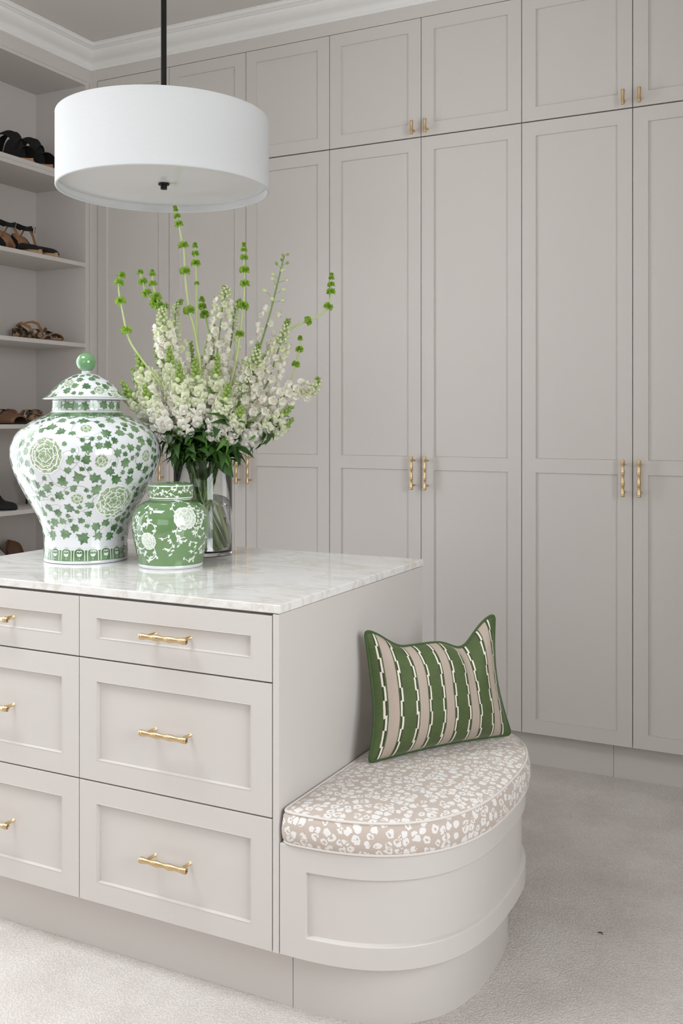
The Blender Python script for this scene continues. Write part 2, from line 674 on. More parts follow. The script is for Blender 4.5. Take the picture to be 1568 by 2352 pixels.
rl = bpy.data.objects.new('window_4', None)
rl.location = ((SKY[0] + SKY[1]) / 2, (SKY[2] + SKY[3]) / 2, CEIL)
col.objects.link(rl)
struct(rl, 'white framed roof light in the ceiling')
fr = MB()
t_ = .05
fr.box(SKY[0], SKY[0] + t_, SKY[2], SKY[3], CEIL + .06, CEIL + .14)
fr.box(SKY[1] - t_, SKY[1], SKY[2], SKY[3], CEIL + .06, CEIL + .14)
fr.box(SKY[0] + t_, SKY[1] - t_, SKY[2], SKY[2] + t_, CEIL + .06, CEIL + .14)
fr.box(SKY[0] + t_, SKY[1] - t_, SKY[3] - t_, SKY[3], CEIL + .06, CEIL + .14)
fr.build('window_frame', M['window_white'], rl)
MB().box(SKY[0] + t_, SKY[1] - t_, SKY[2] + t_, SKY[3] - t_, CEIL + .098, CEIL + .102).build('pane', M['pane'], rl)

# crown moulding, mitred in the corner
CP = [(0, 0), (.007, 0), (.0105, .003), (.0115, .0075), (.0095, .011), (.0095, .0135), (.013, .016), (.0165, .0215), (.0215, .0275), (.029, .0325),
      (.037, .036), (.0475, .041), (.057, .0475), (.0645, .055), (.069, .0625), (.0705, .0665), (.0755, .068), (.079, .0695), (.083, .0725), (.087, .0735), (.091, .0745), (.095, .078), (.0975, .083), (.1, .084), (.1, .0895)]
rows = []
for p, z in CP:
    rows.append([(XS + p, YR + .001, CRB + z), (XS + p, YW - p, CRB + z), (XR - .001, YW - p, CRB + z)])
m = MB()
m.grid(rows)
cr = m.build('trim_1', M['crown'])
struct(cr, 'white stepped crown moulding running round the ceiling')
# plain bulkheads between cupboards and moulding
shell('trim_2', M['paint'], [(XS, XR, YW, YW + .12, 2.8875, CEIL), (XS, -3.1505, YW, YW + .12, 0.0, 2.8875)], 'greige filler strip above and beside the wardrobe doors')
shell('trim_3', M['paint'], [(XS - .12, XS, YE, YW, 2.8795, CEIL), (XS - .03, XS, 3.6455, YW, 0.0, 2.8795)], 'greige fascia above the open shelves')

# ---------------------------------------------------------------- joinery helpers


def frame_front(x0, x1, z0, z1, ops, yf, th, rec, slope=.004):
    """shaker frame: front at yf (facing -y); ops = openings (ax,bx,cz,dz) from bottom to top sharing ax,bx"""
    m = MB()
    ax, bx = ops[0][0], ops[0][1]
    zs = [z0]
    for o in ops:
        zs += [o[2], o[3]]
    zs.append(z1)
    xs = [x0, ax, bx, x1]
    for i in range(len(zs) - 1):
        for j in range(3):
            if j == 1 and i % 2 == 1:
                continue
            m.face([(xs[j], yf, zs[i]), (xs[j + 1], yf, zs[i]), (xs[j + 1], yf, zs[i + 1]), (xs[j], yf, zs[i + 1])], True)
    for a, b, c, d in ops:
        o_ = [(a, yf, c), (b, yf, c), (b, yf, d), (a, yf, d)]
        s = slope
        i_ = [(a + s, yf + rec, c + s), (b - s, yf + rec, c + s), (b - s, yf + rec, d - s), (a + s, yf + rec, d - s)]
        for k in range(4):
            m.face([o_[k], o_[(k + 1) % 4], i_[(k + 1) % 4], i_[k]][::-1], True)
    yb = yf + th
    n = len(zs)
    left = [(x0, yf, z) for z in zs]
    right = [(x1, yf, z) for z in zs]
    m.face(left + [(x0, yb, z1), (x0, yb, z0)], True)
    m.face(right[::-1] + [(x1, yb, z0), (x1, yb, z1)], True)
    m.face([(x, yf, z0) for x in xs][::-1] + [(x0, yb, z0), (x1, yb, z0)], True)
    m.face([(x, yf, z1) for x in xs] + [(x1, yb, z1), (x0, yb, z1)], True)
    m.face([(x0, yb, z0), (x0, yb, z1), (x1, yb, z1), (x1, yb, z0)], True)
    return m


def panel_mesh(a, b, c, d, y, s=.004, th=.004):
    m = MB()
    m.box(a + s - .001, b - s + .001, y, y + th, c + s - .001, d - s + .001)
    return m


def bamboo_profile(L, rings, rn=.0078, rw=.0050):
    """r along t for a bar of length L with swollen nodes at rings"""
    pr = []
    N = 110
    for i in range(N + 1):
        t = -L / 2 + L * i / N
        dmin = min(abs(t - q) for q in rings)
        half = max(1e-6, min(abs(a - b) for a in rings for b in rings if a != b) / 2)
        k = .5 + .5 * math.cos(PI * min(1.0, dmin / half))
        r = rw + (rn - rw) * k ** 1.25
        if dmin < L * .009:
            r -= .0009
        pr.append((t, r))
    pr = [(pr[0][0] - .0008, pr[0][1] * .78)] + pr + [(pr[-1][0] + .0008, pr[-1][1] * .78)]
    return pr


def bar_mesh(name, L, rings, posts, stand, horizontal, rn=.0076, rw=.0054):
    m = MB()
    pr = bamboo_profile(L, rings, rn, rw)
    n = 16
    rows = []
    for t, r in pr:
        ring = []
        for k in range(n):
            a = 2 * PI * k / n
            if horizontal:
                ring.append((t, -stand + r * math.cos(a), r * math.sin(a)))
            else:
                ring.append((r * math.cos(a), -stand + r * math.sin(a), t))
        rows.append(ring)
    b = m.grid(rows, closed_u=True)
    m.idx([b + k for k in range(n)])
    m.idx([b + (len(pr) - 1) * n + k for k in range(n)][::-1])
    for q in posts:
        p = (q, 0, 0) if horizontal else (0, 0, q)
        e = (q, -stand, 0) if horizontal else (0, -stand, q)
        m.tube([p, Vector(p).lerp(Vector(e), .5), e], [.0042, .0040, .0042], 10)
    me_o = m.build(name, M['brass'], None, smooth=True, off=(0, 0, 0))
    me = me_o.data
    bpy.data.objects.remove(me_o)
    return me


HL = .130
RG = [-HL * .45, -HL * .15, HL * .15, HL * .45]
ME_DRAWER_HANDLE = bar_mesh('handle', HL, RG, (-.049, .049), .038, True)
ME_DOOR_HANDLE = bar_mesh('handle', HL, RG, (-.049, .049), .033, False)
ME_KNOB = bar_mesh('knob', .052, [-.022, .022], (-.008,), .031, False, .0070, .0060)

# ---------------------------------------------------------------- wardrobes
def open_box(m, x0, x1, y0, y1, z0, z1, t=.018):
    """cabinet box open towards the doors"""
    m.box(x0, x0 + t, y0, y1, z0, z1)
    m.box(x1 - t, x1, y0, y1, z0, z1)
    m.box(x0 + t, x1 - t, y0, y1, z0, z0 + t)
    m.box(x0 + t, x1 - t, y0, y1, z1 - t, z1)
    m.box(x0 + t, x1 - t, y1 - t, y1, z0 + t, z1 - t)


JX = [-3.149, -2.737, -1.923, -1.109, -0.295]
ZB, ZG, ZT = .132, 2.4165, 2.8855
GAP = .0013


def ward_door(root, xa, xb, hinge_side):
    """one lower and one upper shaker door with hardware; handle on the side opposite to the hinges"""
    xa += GAP
    xb -= GAP
    s = .0535
    ops = [(xa + s, xb - s, .186, 1.106), (xa + s, xb - s, 1.159, 2.361)]
    d = frame_front(xa, xb, ZB, ZG - .0022, ops, YW, .02, .0055, .0012).build('door', M['paint'], root, bevel=.0012)
    for a, b, c, e in ops:
        panel_mesh(a, b, c, e, YW + .0055, .0012).build('panel', M['paint'], d)
    hx = xb - .027 if hinge_side == 'l' else xa + .027
    inst('handle', ME_DOOR_HANDLE, d, (hx, YW, 1.0945))
    ops = [(xa + s, xb - s, 2.470, 2.833)]
    u = frame_front(xa, xb, ZG + .0022, ZT, ops, YW, .02, .0055, .0012).build('upper_door', M['paint'], root, bevel=.0012)
    for a, b, c, e in ops:
        panel_mesh(a, b, c, e, YW + .0055, .0012).build('panel', M['paint'], u)
    inst('knob', ME_KNOB, u, (hx, YW, 2.4505))


WL = ['tall single-door greige wardrobe in the corner beside the open shelves',
      'greige double-door wardrobe behind the white flowers, second from the corner',
      'greige double-door wardrobe third from the corner, behind the island end',
      'greige double-door wardrobe at the right, behind the striped cushion']
for k in range(4):
    xa, xb = JX[k], JX[k + 1]
    r = thing('wardrobe', WL[k], 'wardrobe', ((xa + xb) / 2, YW + .3, 0), 'built-in wardrobes along the back wall')
    c = MB()
    yc = YW + .0215
    open_box(c, xa, xb, yc, yc + .58, ZB + .004, ZT)
    c.build('carcass', M['paint'], r)
    if k == 0:
        ward_door(r, xa, xb, 'l')
    else:
        mid = (xa + xb) / 2
        ward_door(r, xa, mid, 'l')
        ward_door(r, mid, xb, 'r')

bb = bpy.data.objects.new('baseboard_back', None)
bb.location = (-1.6, YW + .05, 0)
col.objects.link(bb)
struct(bb, 'recessed greige kick board under the wardrobes')
for a, b in ((XS, -.7795), (-.7785, -.29)):
    MB().box(a, b, YW + .05, YW + .068, 0, ZB + .003).build('board', M['paint'], bb, bevel=.0006)

# ---------------------------------------------------------------- open shelving on the left
r = thing('shelving_unit', 'built-in open greige shoe shelves in the left corner', 'shelves', (XS - .16, 3.2, 0))
XB = -3.495
MB().box(XB - .018, XS, 3.618, 3.643, 0, 2.8795).build('side_panel', M['paint'], r, bevel=.001)
MB().box(XB - .018, XS, YE + .001, YE + .026, 0, 2.8795).build('side_panel', M['paint'], r, bevel=.001)
MB().box(XB - .018, XB, YE + .026, 3.618, 0, 2.863).build('back_panel', M['paint'], r)
MB().box(XB, XS, YE + .026, 3.618, 2.863, 2.879).build('top_panel', M['paint'], r, bevel=.0008)
SHZ = [2.43, 2.035, 1.659, 1.284, .915, .54, .165]
for i, z in enumerate(SHZ):
    if i == 0:
        MB().box(XB, XS - .001, YE + .026, 3.618, z - .038, z - .0195).build('shelf', M['paint'], r, bevel=.0006)
        MB().box(XB, XS - .001, YE + .026, 3.618, z - .0190, z).build('shelf', M['paint'], r, bevel=.0006)
    else:
        MB().box(XB, XS - .002, YE + .026, 3.618, z - .0185, z).build('shelf', M['paint'], r, bevel=.0008)

# ---------------------------------------------------------------- island
YF, YBK = 1.868, 2.68
IX0, IX1 = -2.225, -1.107
isl = thing('island_cabinet', 'greige island chest of drawers with brass bamboo pulls', 'cabinet', ((IX0 + IX1) / 2, (YF + YBK) / 2, 0))
c = MB()
open_box(c, IX0 + .019, IX1 - .0155, YF + .022, YBK - .018, .146, .876)
c.box(-1.675, -1.657, YF + .03, YBK - .04, .165, .857)
c.build('carcass', M['paint'], isl)
MB().box(IX1 - .015, IX1, YF, YBK, .146, .8800).build('side_panel', M['paint'], isl, bevel=.0012)
MB().box(IX0, IX0 + .018, YF, YBK, .146, .8800).build('side_panel', M['paint'], isl, bevel=.0012)
MB().box(IX0 + .019, IX1 - .0155, YBK - .017, YBK, .146, .8800).build('back_panel', M['paint'], isl)
MB().box(IX0 + .05, -1.1065, YF + .06, YBK - .06, 0, .1465).build('plinth', M['paint'], isl, bevel=.0006)
DZ = [(.1465, .4340, .197, .3835), (.4375, .7280, .4885, .676), (.7315, .8755, .780, .828)]
for xa, xb in ((-2.2055, -1.6672), (-1.6648, -1.1245)):
    for za, zb, c, d in DZ:
        ops = [(xa + .0535, xb - .0535, c, d)]
        dr = frame_front(xa, xb, za, zb, ops, YF, .02, .009, .0012).build('drawer', M['paint'], isl, bevel=.0008)
        panel_mesh(*ops[0], YF + .009, .0012).build('panel', M['paint'], dr)
        inst('handle', ME_DRAWER_HANDLE, dr, ((xa + xb) / 2, YF + .009, (c + d) / 2 + .001))
ct = MB()
ct.box(-2.24, -1.1035, YF - .001, YBK - .003, .8815, .901)
ct = ct.build('worktop', M['marble'], None, bevel=.0022)
tag(ct, 'polished pale veined stone top on the island', 'worktop')

# ---------------------------------------------------------------- curved bench seat
BC = Vector((-1.105, 2.274, 0))


def dcurve(a, b, n=64, e=2.7):
    """half superellipse from (0,-b) round to (0,b); even arc length"""
    raw = []
    for i in range(801):
        t = -PI / 2 + PI * i / 800
        c, s = math.cos(t), math.sin(t)
        raw.append((a * abs(c) ** (2 / e), b * math.copysign(abs(s) ** (2 / e), s)))
    raw[0] = (0.0, -b)
    raw[-1] = (0.0, b)
    L = [0]
    for p, q in zip(raw, raw[1:]):
        L.append(L[-1] + math.hypot(q[0] - p[0], q[1] - p[1]))
    out = []
    for k in range(n + 1):
        s = L[-1] * k / n
        j = int(np.searchsorted(L, s))
        j = max(1, min(j, 800))
        f = (s - L[j - 1]) / max(1e-9, L[j] - L[j - 1])
        out.append((raw[j - 1][0] + (raw[j][0] - raw[j - 1][0]) * f, raw[j - 1][1] + (raw[j][1] - raw[j - 1][1]) * f))
    return out, L[-1]


bench = thing('bench', 'curved greige panelled bench joined to the island end', 'bench', (BC.x + .18, BC.y, 0))
NB = 120
oc, LO = dcurve(.387, .406, NB)
ic, _ = dcurve(.377, .396, NB)
step = LO / NB
k0 = int(round(.0605 / step))
k1 = NB - k0


def P3(p, z):
    return (BC.x + p[0], BC.y + p[1], z)


m = MB()
Zb0, Zb1, Zb2, Zb3 = .1465, .196, .335, .387
for k in range(NB):
    for za, zb in ((Zb0, Zb1), (Zb1, Zb2), (Zb2, Zb3)):
        if za == Zb1 and k0 <= k < k1:
            continue
        m.face([P3(oc[k], za), P3(oc[k + 1], za), P3(oc[k + 1], zb), P3(oc[k], zb)], True)
    if k0 <= k < k1:
        m.face([P3(oc[k], Zb1), P3(oc[k + 1], Zb1), P3(ic[k + 1], Zb1 + .003), P3(ic[k], Zb1 + .003)], True)
        m.face([P3(ic[k], Zb2 - .003), P3(ic[k + 1], Zb2 - .003), P3(oc[k + 1], Zb2), P3(oc[k], Zb2)], True)
for k, s in ((k0, 1), (k1, -1)):
    q = [P3(oc[k], Zb1), P3(ic[k], Zb1 + .003), P3(ic[k], Zb2 - .003), P3(oc[k], Zb2)]
    m.face(q if s > 0 else q[::-1], True)
m.face([P3(p, Zb3) for p in oc], True)
m.face([P3(p, Zb0) for p in oc][::-1], True)
m.face([P3(oc[0], Zb0), P3(oc[0], Zb1), P3(oc[0], Zb2), P3(oc[0], Zb3), P3(oc[NB], Zb3), P3(oc[NB], Zb2), P3(oc[NB], Zb1), P3(oc[NB], Zb0)], True)
ob = m.build('body', M['paint'], bench, bevel=.0018)
ob.data.polygons.foreach_set('use_smooth', [True] * len(ob.data.polygons))
ob.data.set_sharp_from_angle(angle=math.radians(28))
m = MB()
ic2, _ = dcurve(.3772, .3962, NB)
ic3, _ = dcurve(.372, .391, NB)
ra = [[P3(ic2[k], z) for k in range(k0, k1 + 1)] for z in (Zb1 + .002, Zb2 - .002)]
rb = [[P3(ic3[k], z) for k in range(k0, k1 + 1)] for z in (Zb2 - .002, Zb1 + .002)]
m.grid(ra + rb, closed_v=True)
ob = m.build('panel', M['paint'], bench)
ob.data.polygons.foreach_set('use_smooth', [True] * len(ob.data.polygons))
ob.data.set_sharp_from_angle(angle=math.radians(28))
pc, _ = dcurve(.348, .346, NB)
m = MB()
m.grid([[P3(p, z) for p in pc] for z in (0, .1468)])
m.face([P3(p, .1468) for p in pc])
ob = m.build('plinth', M['paint'], bench)
ob.data.polygons.foreach_set('use_smooth', [True] * len(ob.data.polygons))
ob.data.set_sharp_from_angle(angle=math.radians(40))


def dloop(a, b, xoff, rc, n=200):
    """closed D loop with rounded back corners"""
    c, _ = dcurve(a, b, 160)
    pts = [Vector((p[0] + xoff, p[1], 0)) for p in c]
    # straight back edge
    bk = [pts[-1].lerp(pts[0], k / 80) for k in range(1, 80)]
    pts += bk
    # resample evenly
    L = [0]
    N = len(pts)
    for i in range(N):
        L.append(L[-1] + (pts[(i + 1) % N] - pts[i]).length)
    out = []
    for k in range(n):
        s = L[-1] * k / n
        j = int(np.searchsorted(L, s, side='right')) - 1
        j = min(j, N - 1)
        f = (s - L[j]) / max(1e-9, L[j + 1] - L[j])
        out.append(pts[j].lerp(pts[(j + 1) % N], f))
    it = int(rc)
    for _ in range(it):
        out = [(out[i - 1] + out[i] * 2 + out[(i + 1) % n]) / 4 for i in range(n)]
    return out, L[-1]


seat = thing('seat_cushion', 'fitted leopard print box cushion on the curved bench', 'cushion', (BC.x + .18, BC.y, .3875))
base_loop, LP = dloop(.388, .407, .004, 6)
cen = Vector((.17, 0, 0))


def scl(loop, off):
    out = []
    n = len(loop)
    for i in range(n):
        t = (loop[(i + 1) % n] - loop[i - 1]).normalized()
        nn = Vector((t.y, -t.x, 0))
        out.append(loop[i] + nn * off)
    return out


m = MB()
NS = len(base_loop)
side = [(.3878, -.012), (.390, .000), (.398, .006), (.412, .0085), (.430, .0075), (.444, .0045), (.4525, .000), (.4565, -.003)]
rows, uvs = [], []
for z, o in side:
    ring = scl(base_loop, o)
    # keep the straight back off the island panel
    ring = [Vector((max(p.x, .0025), p.y, 0)) for p in ring]
    rows.append([(BC.x + p.x, BC.y + p.y, z) for p in ring])
    uvs.append([(k * LP / NS, z) for k in range(NS + 1)])
m.grid(rows, closed_u=True, uvs=uvs)
tops, uvt = [], []
tr = scl(base_loop, -.003)
tr = [Vector((max(p.x, .0025), p.y, 0)) for p in tr]
for f in (1.0, .985, .96, .92, .85, .75, .6, .42, .22, .06):
    ring = [cen + (p - cen) * f for p in tr]
    z = .4565 + .0125 * (1 - f ** 6) + .003 * (1 - f)
    tops.append([(BC.x + p.x, BC.y + p.y, z) for p in ring])
    uvt.append([(BC.x + ring[k % NS].x + 3, BC.y + ring[k % NS].y) for k in range(NS + 1)])
b = m.grid(tops, closed_u=True, uvs=uvt)
nt = len(tops)
m.idx([b + (nt - 1) * NS + k for k in range(NS)], [uvt[-1][k] for k in range(NS)])
m.build('cover', M['leopard'], seat, smooth=True)
for z, o in ((.4562, -.001), (.3905, .0015)):
    ring = [Vector((max(p.x, .006), p.y, 0)) for p in scl(base_loop, o)]
    MB().tube([(BC.x + p.x, BC.y + p.y, z) for p in ring], .0031, 8, closed=True).build('piping', M['piping_white'], seat, smooth=True)

# ---------------------------------------------------------------- striped scatter cushion
pil = thing('scatter_cushion', 'green velvet and taupe striped cushion propped on the bench', 'cushion', (-.93, 2.36, .47))
BL, BR = Vector((-1.043, 2.186, .474)), Vector((-.800, 2.540, .478))
TL, TR = Vector((-1.083, 2.243, .776)), Vector((-.843, 2.535, .788))
e1 = ((BR - BL) + (TR - TL)).normalized()
e2 = ((TL - BL) + (TR - BR)).normalized()
nrm = e1.cross(e2).normalized()
if nrm.y > 0:
    nrm = -nrm


def sst(a, b, x):
    t = max(0.0, min(1.0, (x - a) / (b - a)))
    return t * t * (3 - 2 * t)


def pil_mid(s, t):
    p = BL.lerp(BR, s).lerp(TL.lerp(TR, s), t)
    dip = .050 * sst(0, .28, s) * (1 - sst(.72, 1.0, s)) + .022 * math.exp(-((s - .70) / .10) ** 2)
    p = p - e2 * dip * t ** 2.2
    sag = .014 * math.sin(PI * s)
    p = p + e2 * sag * (1 - t) ** 3 * .6
    p = p + e1 * (.020 * math.sin(PI * t)) * (1 - s) ** 2.5 - e1 * (.022 * math.sin(PI * t)) * s ** 2.5
    # soft wave of the left border
    p = p + nrm * .006 * math.sin(t * 7.0) * (1 - s) ** 4
    return p


def pil_th(s, t):
    a = (1 - abs(2 * s - 1) ** 3.4) ** .75
    b = (1 - abs(2 * t - 1) ** 3.0) ** .72
    th = .068 * a * b
    th *= 1 - .55 * math.exp(-((s - .72) / .075) ** 2) * t ** 3
    th += .003 * math.sin(s * 40 + t * 3) * a * b * (t ** 2) * .5
    return th


NSX, NTY = 64, 44
m = MB()
for sg in (1, -1):
    rows, uvs = [], []
    for j in range(NTY + 1):
        t = j / NTY
        rows.append([pil_mid(i / NSX, t) + nrm * sg * (pil_th(i / NSX, t) * (1.0 if sg > 0 else .75) + .0006) for i in range(NSX + 1)])
        uvs.append([(i / NSX, t) for i in range(NSX + 1)])
    if sg < 0:
        rows = [r[::-1] for r in rows]
        uvs = [u[::-1] for u in uvs]
    m.grid(rows, uvs=uvs)
m.build('cover', M['stripe'], pil, smooth=True)
edge = [pil_mid(i / NSX, 0) for i in range(NSX)] + [pil_mid(1, j / NTY) for j in range(NTY)] + [pil_mid(1 - i / NSX, 1) for i in range(NSX)] + [pil_mid(0, 1 - j / NTY) for j in range(NTY)]
for _ in range(3):
    edge = [(edge[i - 1] + edge[i] * 2 + edge[(i + 1) % len(edge)]) / 4 for i in range(len(edge))]
MB().tube(edge, .0042, 8, closed=True).build('piping', M['green_piping'], pil, smooth=True)

# ---------------------------------------------------------------- pendant lamp
LX, LY = -1.721, 2.274
lamp = thing('pendant_lamp', 'white drum shade pendant lamp on a black rod', 'lamp', (LX, LY, CEIL))
ZL0, ZL1, RL = 1.945, 2.142, .294
m = MB()
m.lathe([(RL - .003, ZL0), (RL, ZL0 + .0015), (RL, ZL1 - .0015), (RL - .003, ZL1), (RL - .006, ZL1 - .0015), (RL - .006, ZL0 + .0015), (RL - .003, ZL0)], (LX, LY, 0), 128)
sh = m.build('shade', M['shade'], lamp, smooth=True)
sh.data.set_sharp_from_angle(angle=math.radians(60))
for z in (ZL0 + .001, ZL1 - .001):
    MB().tube([(LX + (RL - .003) * math.cos(2 * PI * k / 128), LY + (RL - .003) * math.sin(2 * PI * k / 128), z) for k in range(128)], .0034, 8, closed=True).build('rim', M['shade'], sh, smooth=True)
MB().lathe([(.0005, ZL0 + .020), (RL - .008, ZL0 + .020), (RL - .008, ZL0 + .0235), (.0005, ZL0 + .0235)], (LX, LY, 0), 96).build('diffuser', M['diffuser'], lamp)
MB().lathe([(.0005, ZL0 + .003), (.0088, ZL0 + .003), (.0092, ZL0 + .004), (.0092, ZL0 + .0145), (.0155, ZL0 + .0150), (.0155, ZL0 + .0195), (.0005, ZL0 + .0196)], (LX, LY, 0), 32).build('finial', M['black'], lamp, smooth=False)
MB().lathe([(.0005, ZL0 + .024), (.0078, ZL0 + .024), (.0078, CEIL - .02), (.0005, CEIL - .02)], (LX, LY, 0), 20).build('rod', M['black'], lamp, smooth=False)
MB().lathe([(.0078, CEIL - .028), (.055, CEIL - .022), (.062, CEIL - .012), (.062, CEIL - .0005), (.0005, CEIL - .0004)], (LX, LY, 0), 40).build('ceiling_rose', M['black'], lamp, smooth=False)
for k in range(3):
    a = k * 2 * PI / 3 + .4
    MB().tube([(LX + .008 * math.cos(a), LY + .008 * math.sin(a), ZL1 - .012), (LX + (RL - .006) * math.cos(a), LY + (RL - .006) * math.sin(a), ZL1 - .012)], .002, 6).build('spoke', M['black'], lamp, smooth=True)
for k in range(3):
    a = k * 2 * PI / 3 + 1.1
    bx_, by_ = LX + .09 * math.cos(a), LY + .09 * math.sin(a)
    MB().lathe([(.0005, ZL0 + .06), (.018, ZL0 + .065), (.028, ZL0 + .085), (.024, ZL0 + .108), (.013, ZL0 + .122), (.012, ZL0 + .150), (.0005, ZL0 + .150)], (bx_, by_, 0), 20).build('bulb', M['diffuser'], lamp, smooth=True)

# ---------------------------------------------------------------- porcelain
TOPZ = .901


class Surf:
    """surface of revolution on which painted motifs are laid (arc length s along the profile)"""
    def __init__(self, prof, c):
        self.c = c
        pts = catmull([(r, 0, z) for r, z in prof], 240)
        self.r = np.array([p.x for p in pts])
        self.z = np.array([p.z for p in pts])
        d = np.hypot(np.diff(self.r), np.diff(self.z))
        self.s = np.concatenate([[0], np.cumsum(d)])
        self.len = self.s[-1]

    def s_of_z(self, z):
        return float(np.interp(-z, -self.z, self.s)) if self.z[0] > self.z[-1] else float(np.interp(z, self.z, self.s))

    def rad(self, s):
        return float(np.interp(s, self.s, self.r))

    def at(self, th, s, e):
        r = np.interp(s, self.s, self.r)
        z = np.interp(s, self.s, self.z)
        h = .0015
        dr = np.interp(s + h, self.s, self.r) - np.interp(s - h, self.s, self.r)
        dz = np.interp(s + h, self.s, self.z) - np.interp(s - h, self.s, self.z)
        L = math.hypot(dr, dz) or 1.0
        nr, nz = -dz / L, dr / L          # profile runs top to bottom: outward normal
        r, z = r + nr * e, z + nz * e
        return (self.c[0] + r * math.cos(th), self.c[1] + r * math.sin(th), self.c[2] + z)

    def poly(self, mb, pts, th, s, e, ang=0.0, size=1.0):
        """fan-filled star-shaped outline around its own origin; local y points up the pot"""
        ca, sa = math.cos(ang), math.sin(ang)
        R = max(.01, self.rad(s))
        q = []
        for x, y in [(0, 0)] + list(pts):
            x, y = x * size, y * size
            q.append((x * ca - y * sa, x * sa + y * ca))
        b = len(mb.v)
        for x, y in q:
            ss = s - y
            mb.v.append(self.at(th + x / max(.01, self.rad(min(max(ss, 0), self.len)) * .5 + R * .5), ss, e))
        n = len(pts)
        for k in range(n):
            mb.idx([b, b + 1 + k, b + 1 + (k + 1) % n])

    def line(self, mb, pts, w, e):
        """ribbon along (theta, s) points"""
        P = [Vector((t * self.rad(s), s, 0)) for t, s in pts]
        rows = [[], []]
        for i, (t, s) in enumerate(pts):
            d = P[min(i + 1, len(P) - 1)] - P[max(i - 1, 0)]
            if d.length < 1e-9:
                d = Vector((1, 0, 0))
            d.normalize()
            nx, ny = -d.y * w / 2, d.x * w / 2
            R = max(.01, self.rad(s))
            rows[0].append(self.at(t + nx / R, s + ny, e))
            rows[1].append(self.at(t - nx / R, s - ny, e))
        mb.grid(rows)

    def band(self, mb, s0, s1, e, n=96, k=3):
        rows = []
        for i in range(k + 1):
            s = s0 + (s1 - s0) * i / k
            rows.append([self.at(2 * PI * j / n, s, e) for j in range(n)])
        mb.grid(rows, closed_u=True)


IVY = [(0, -.36), (.30, -.52), (.35, -.26), (.64, -.12), (.42, .10), (.44, .34), (.19, .36), (0, .68), (-.19, .36), (-.44, .34), (-.42, .10), (-.64, -.12), (-.35, -.26), (-.30, -.52)]
PETAL = [(math.cos(a) * .62, math.sin(a) * .5 + .12 * math.sin(3 * a)) for a in [2 * PI * k / 12 for k in range(12)]]
CIRC = [(math.cos(2 * PI * k / 12), math.sin(2 * PI * k / 12)) for k in range(12)]


def peony(sf, th, s, R, rng, parent, rings=((.82, 11, .36), (.62, 9, .34), (.42, 7, .30), (.22, 4, .26), (0.0, 1, .24)), name='painted_peony', mats=None, e0=.00045):
    """layered scalloped petals: each petal is a pale edge, a sage fill and a darker heart"""
    m = MB()
    e = e0
    for rr, n, sz in rings:
        for k in range(n):
            a = 2 * PI * k / n + rng.uniform(-.12, .12) + rr * 3
            q = rr * R * rng.uniform(.93, 1.05)
            x, y = q * math.cos(a), q * math.sin(a)
            RR = sf.rad(s - y)
            sc = sz * R * rng.uniform(.92, 1.15)
            ix, iy = -math.cos(a) * sc * .10, -math.sin(a) * sc * .10
            for lay, (f, mv_) in enumerate(((1.44, 0), (1.24, 1), (.74, 2))):
                m.cm = mv_
                sf.poly(m, PETAL, th + (x + ix * lay) / RR, s - y - iy * lay, e, a - PI / 2, sc * f)
                e += .000012
    m.build(name, mats or [M['white_glaze'], M['sage'], M['sage_dark']], parent, smooth=True)


def arc_pts(sf, th, s, R, a0, a1, n=14):
    out = []
    for k in range(n + 1):
        a = a0 + (a1 - a0) * k / n
        out.append((th + R * math.cos(a) / max(.02, sf.rad(s)), s - R * math.sin(a)))
    return out


# ---- tall temple jar
rng = random.Random(7)
GC = (-1.970, 2.238, TOPZ)
jar = thing('ginger_jar', 'tall white lidded ginger jar painted with green ivy and peonies', 'jar', GC)
BODY = [(.0955, .4560), (.0958, .445), (.0960, .430), (.0975, .4255), (.1042, .4200), (.1284, .4090), (.1597, .3920), (.1837, .3726), (.2005, .3507), (.2089, .3266), (.2110, .3073), (.2085, .2835), (.2010, .2546), (.1862, .2210), (.1690, .1873), (.1502, .1542),
        (.1356, .1253), (.1255, .1008), (.1200, .0768), (.1178, .0575), (.1172, .0412), (.1182, .020), (.1190, .008), (.1185, .0015)]
sb = Surf(BODY, GC)
m = MB()
m.lathe([(r, z) for r, z in zip(sb.r[::3], sb.z[::3])] + [(.110, .0004), (.01, .0004)], GC, 96)
jb = m.build('body', M['porcelain'], jar, smooth=True)
LID = [(.0125, .5460), (.0122, .538), (.0170, .5345), (.0330, .5305), (.0615, .5160), (.0854, .4955), (.1030, .4760), (.1165, .4645), (.1210, .4618), (.1205, .4595)]
sl_ = Surf(LID, GC)
m = MB()
m.lathe([(r, z) for r, z in zip(sl_.r[::4], sl_.z[::4])] + [(.116, .4578), (.0975, .4572)], GC, 80)
lid = m.build('lid', M['porcelain'], jar, smooth=True)
m = MB()
m.lathe([(.0005, .5955)] + [(.0285 * math.sin(a), .5672 + .0283 * math.cos(a)) for a in [PI * k / 16 for k in range(1, 15)]] + [(.0125, .543)], GC, 40)
m.build('knob', M['knob_green'], lid, smooth=True)

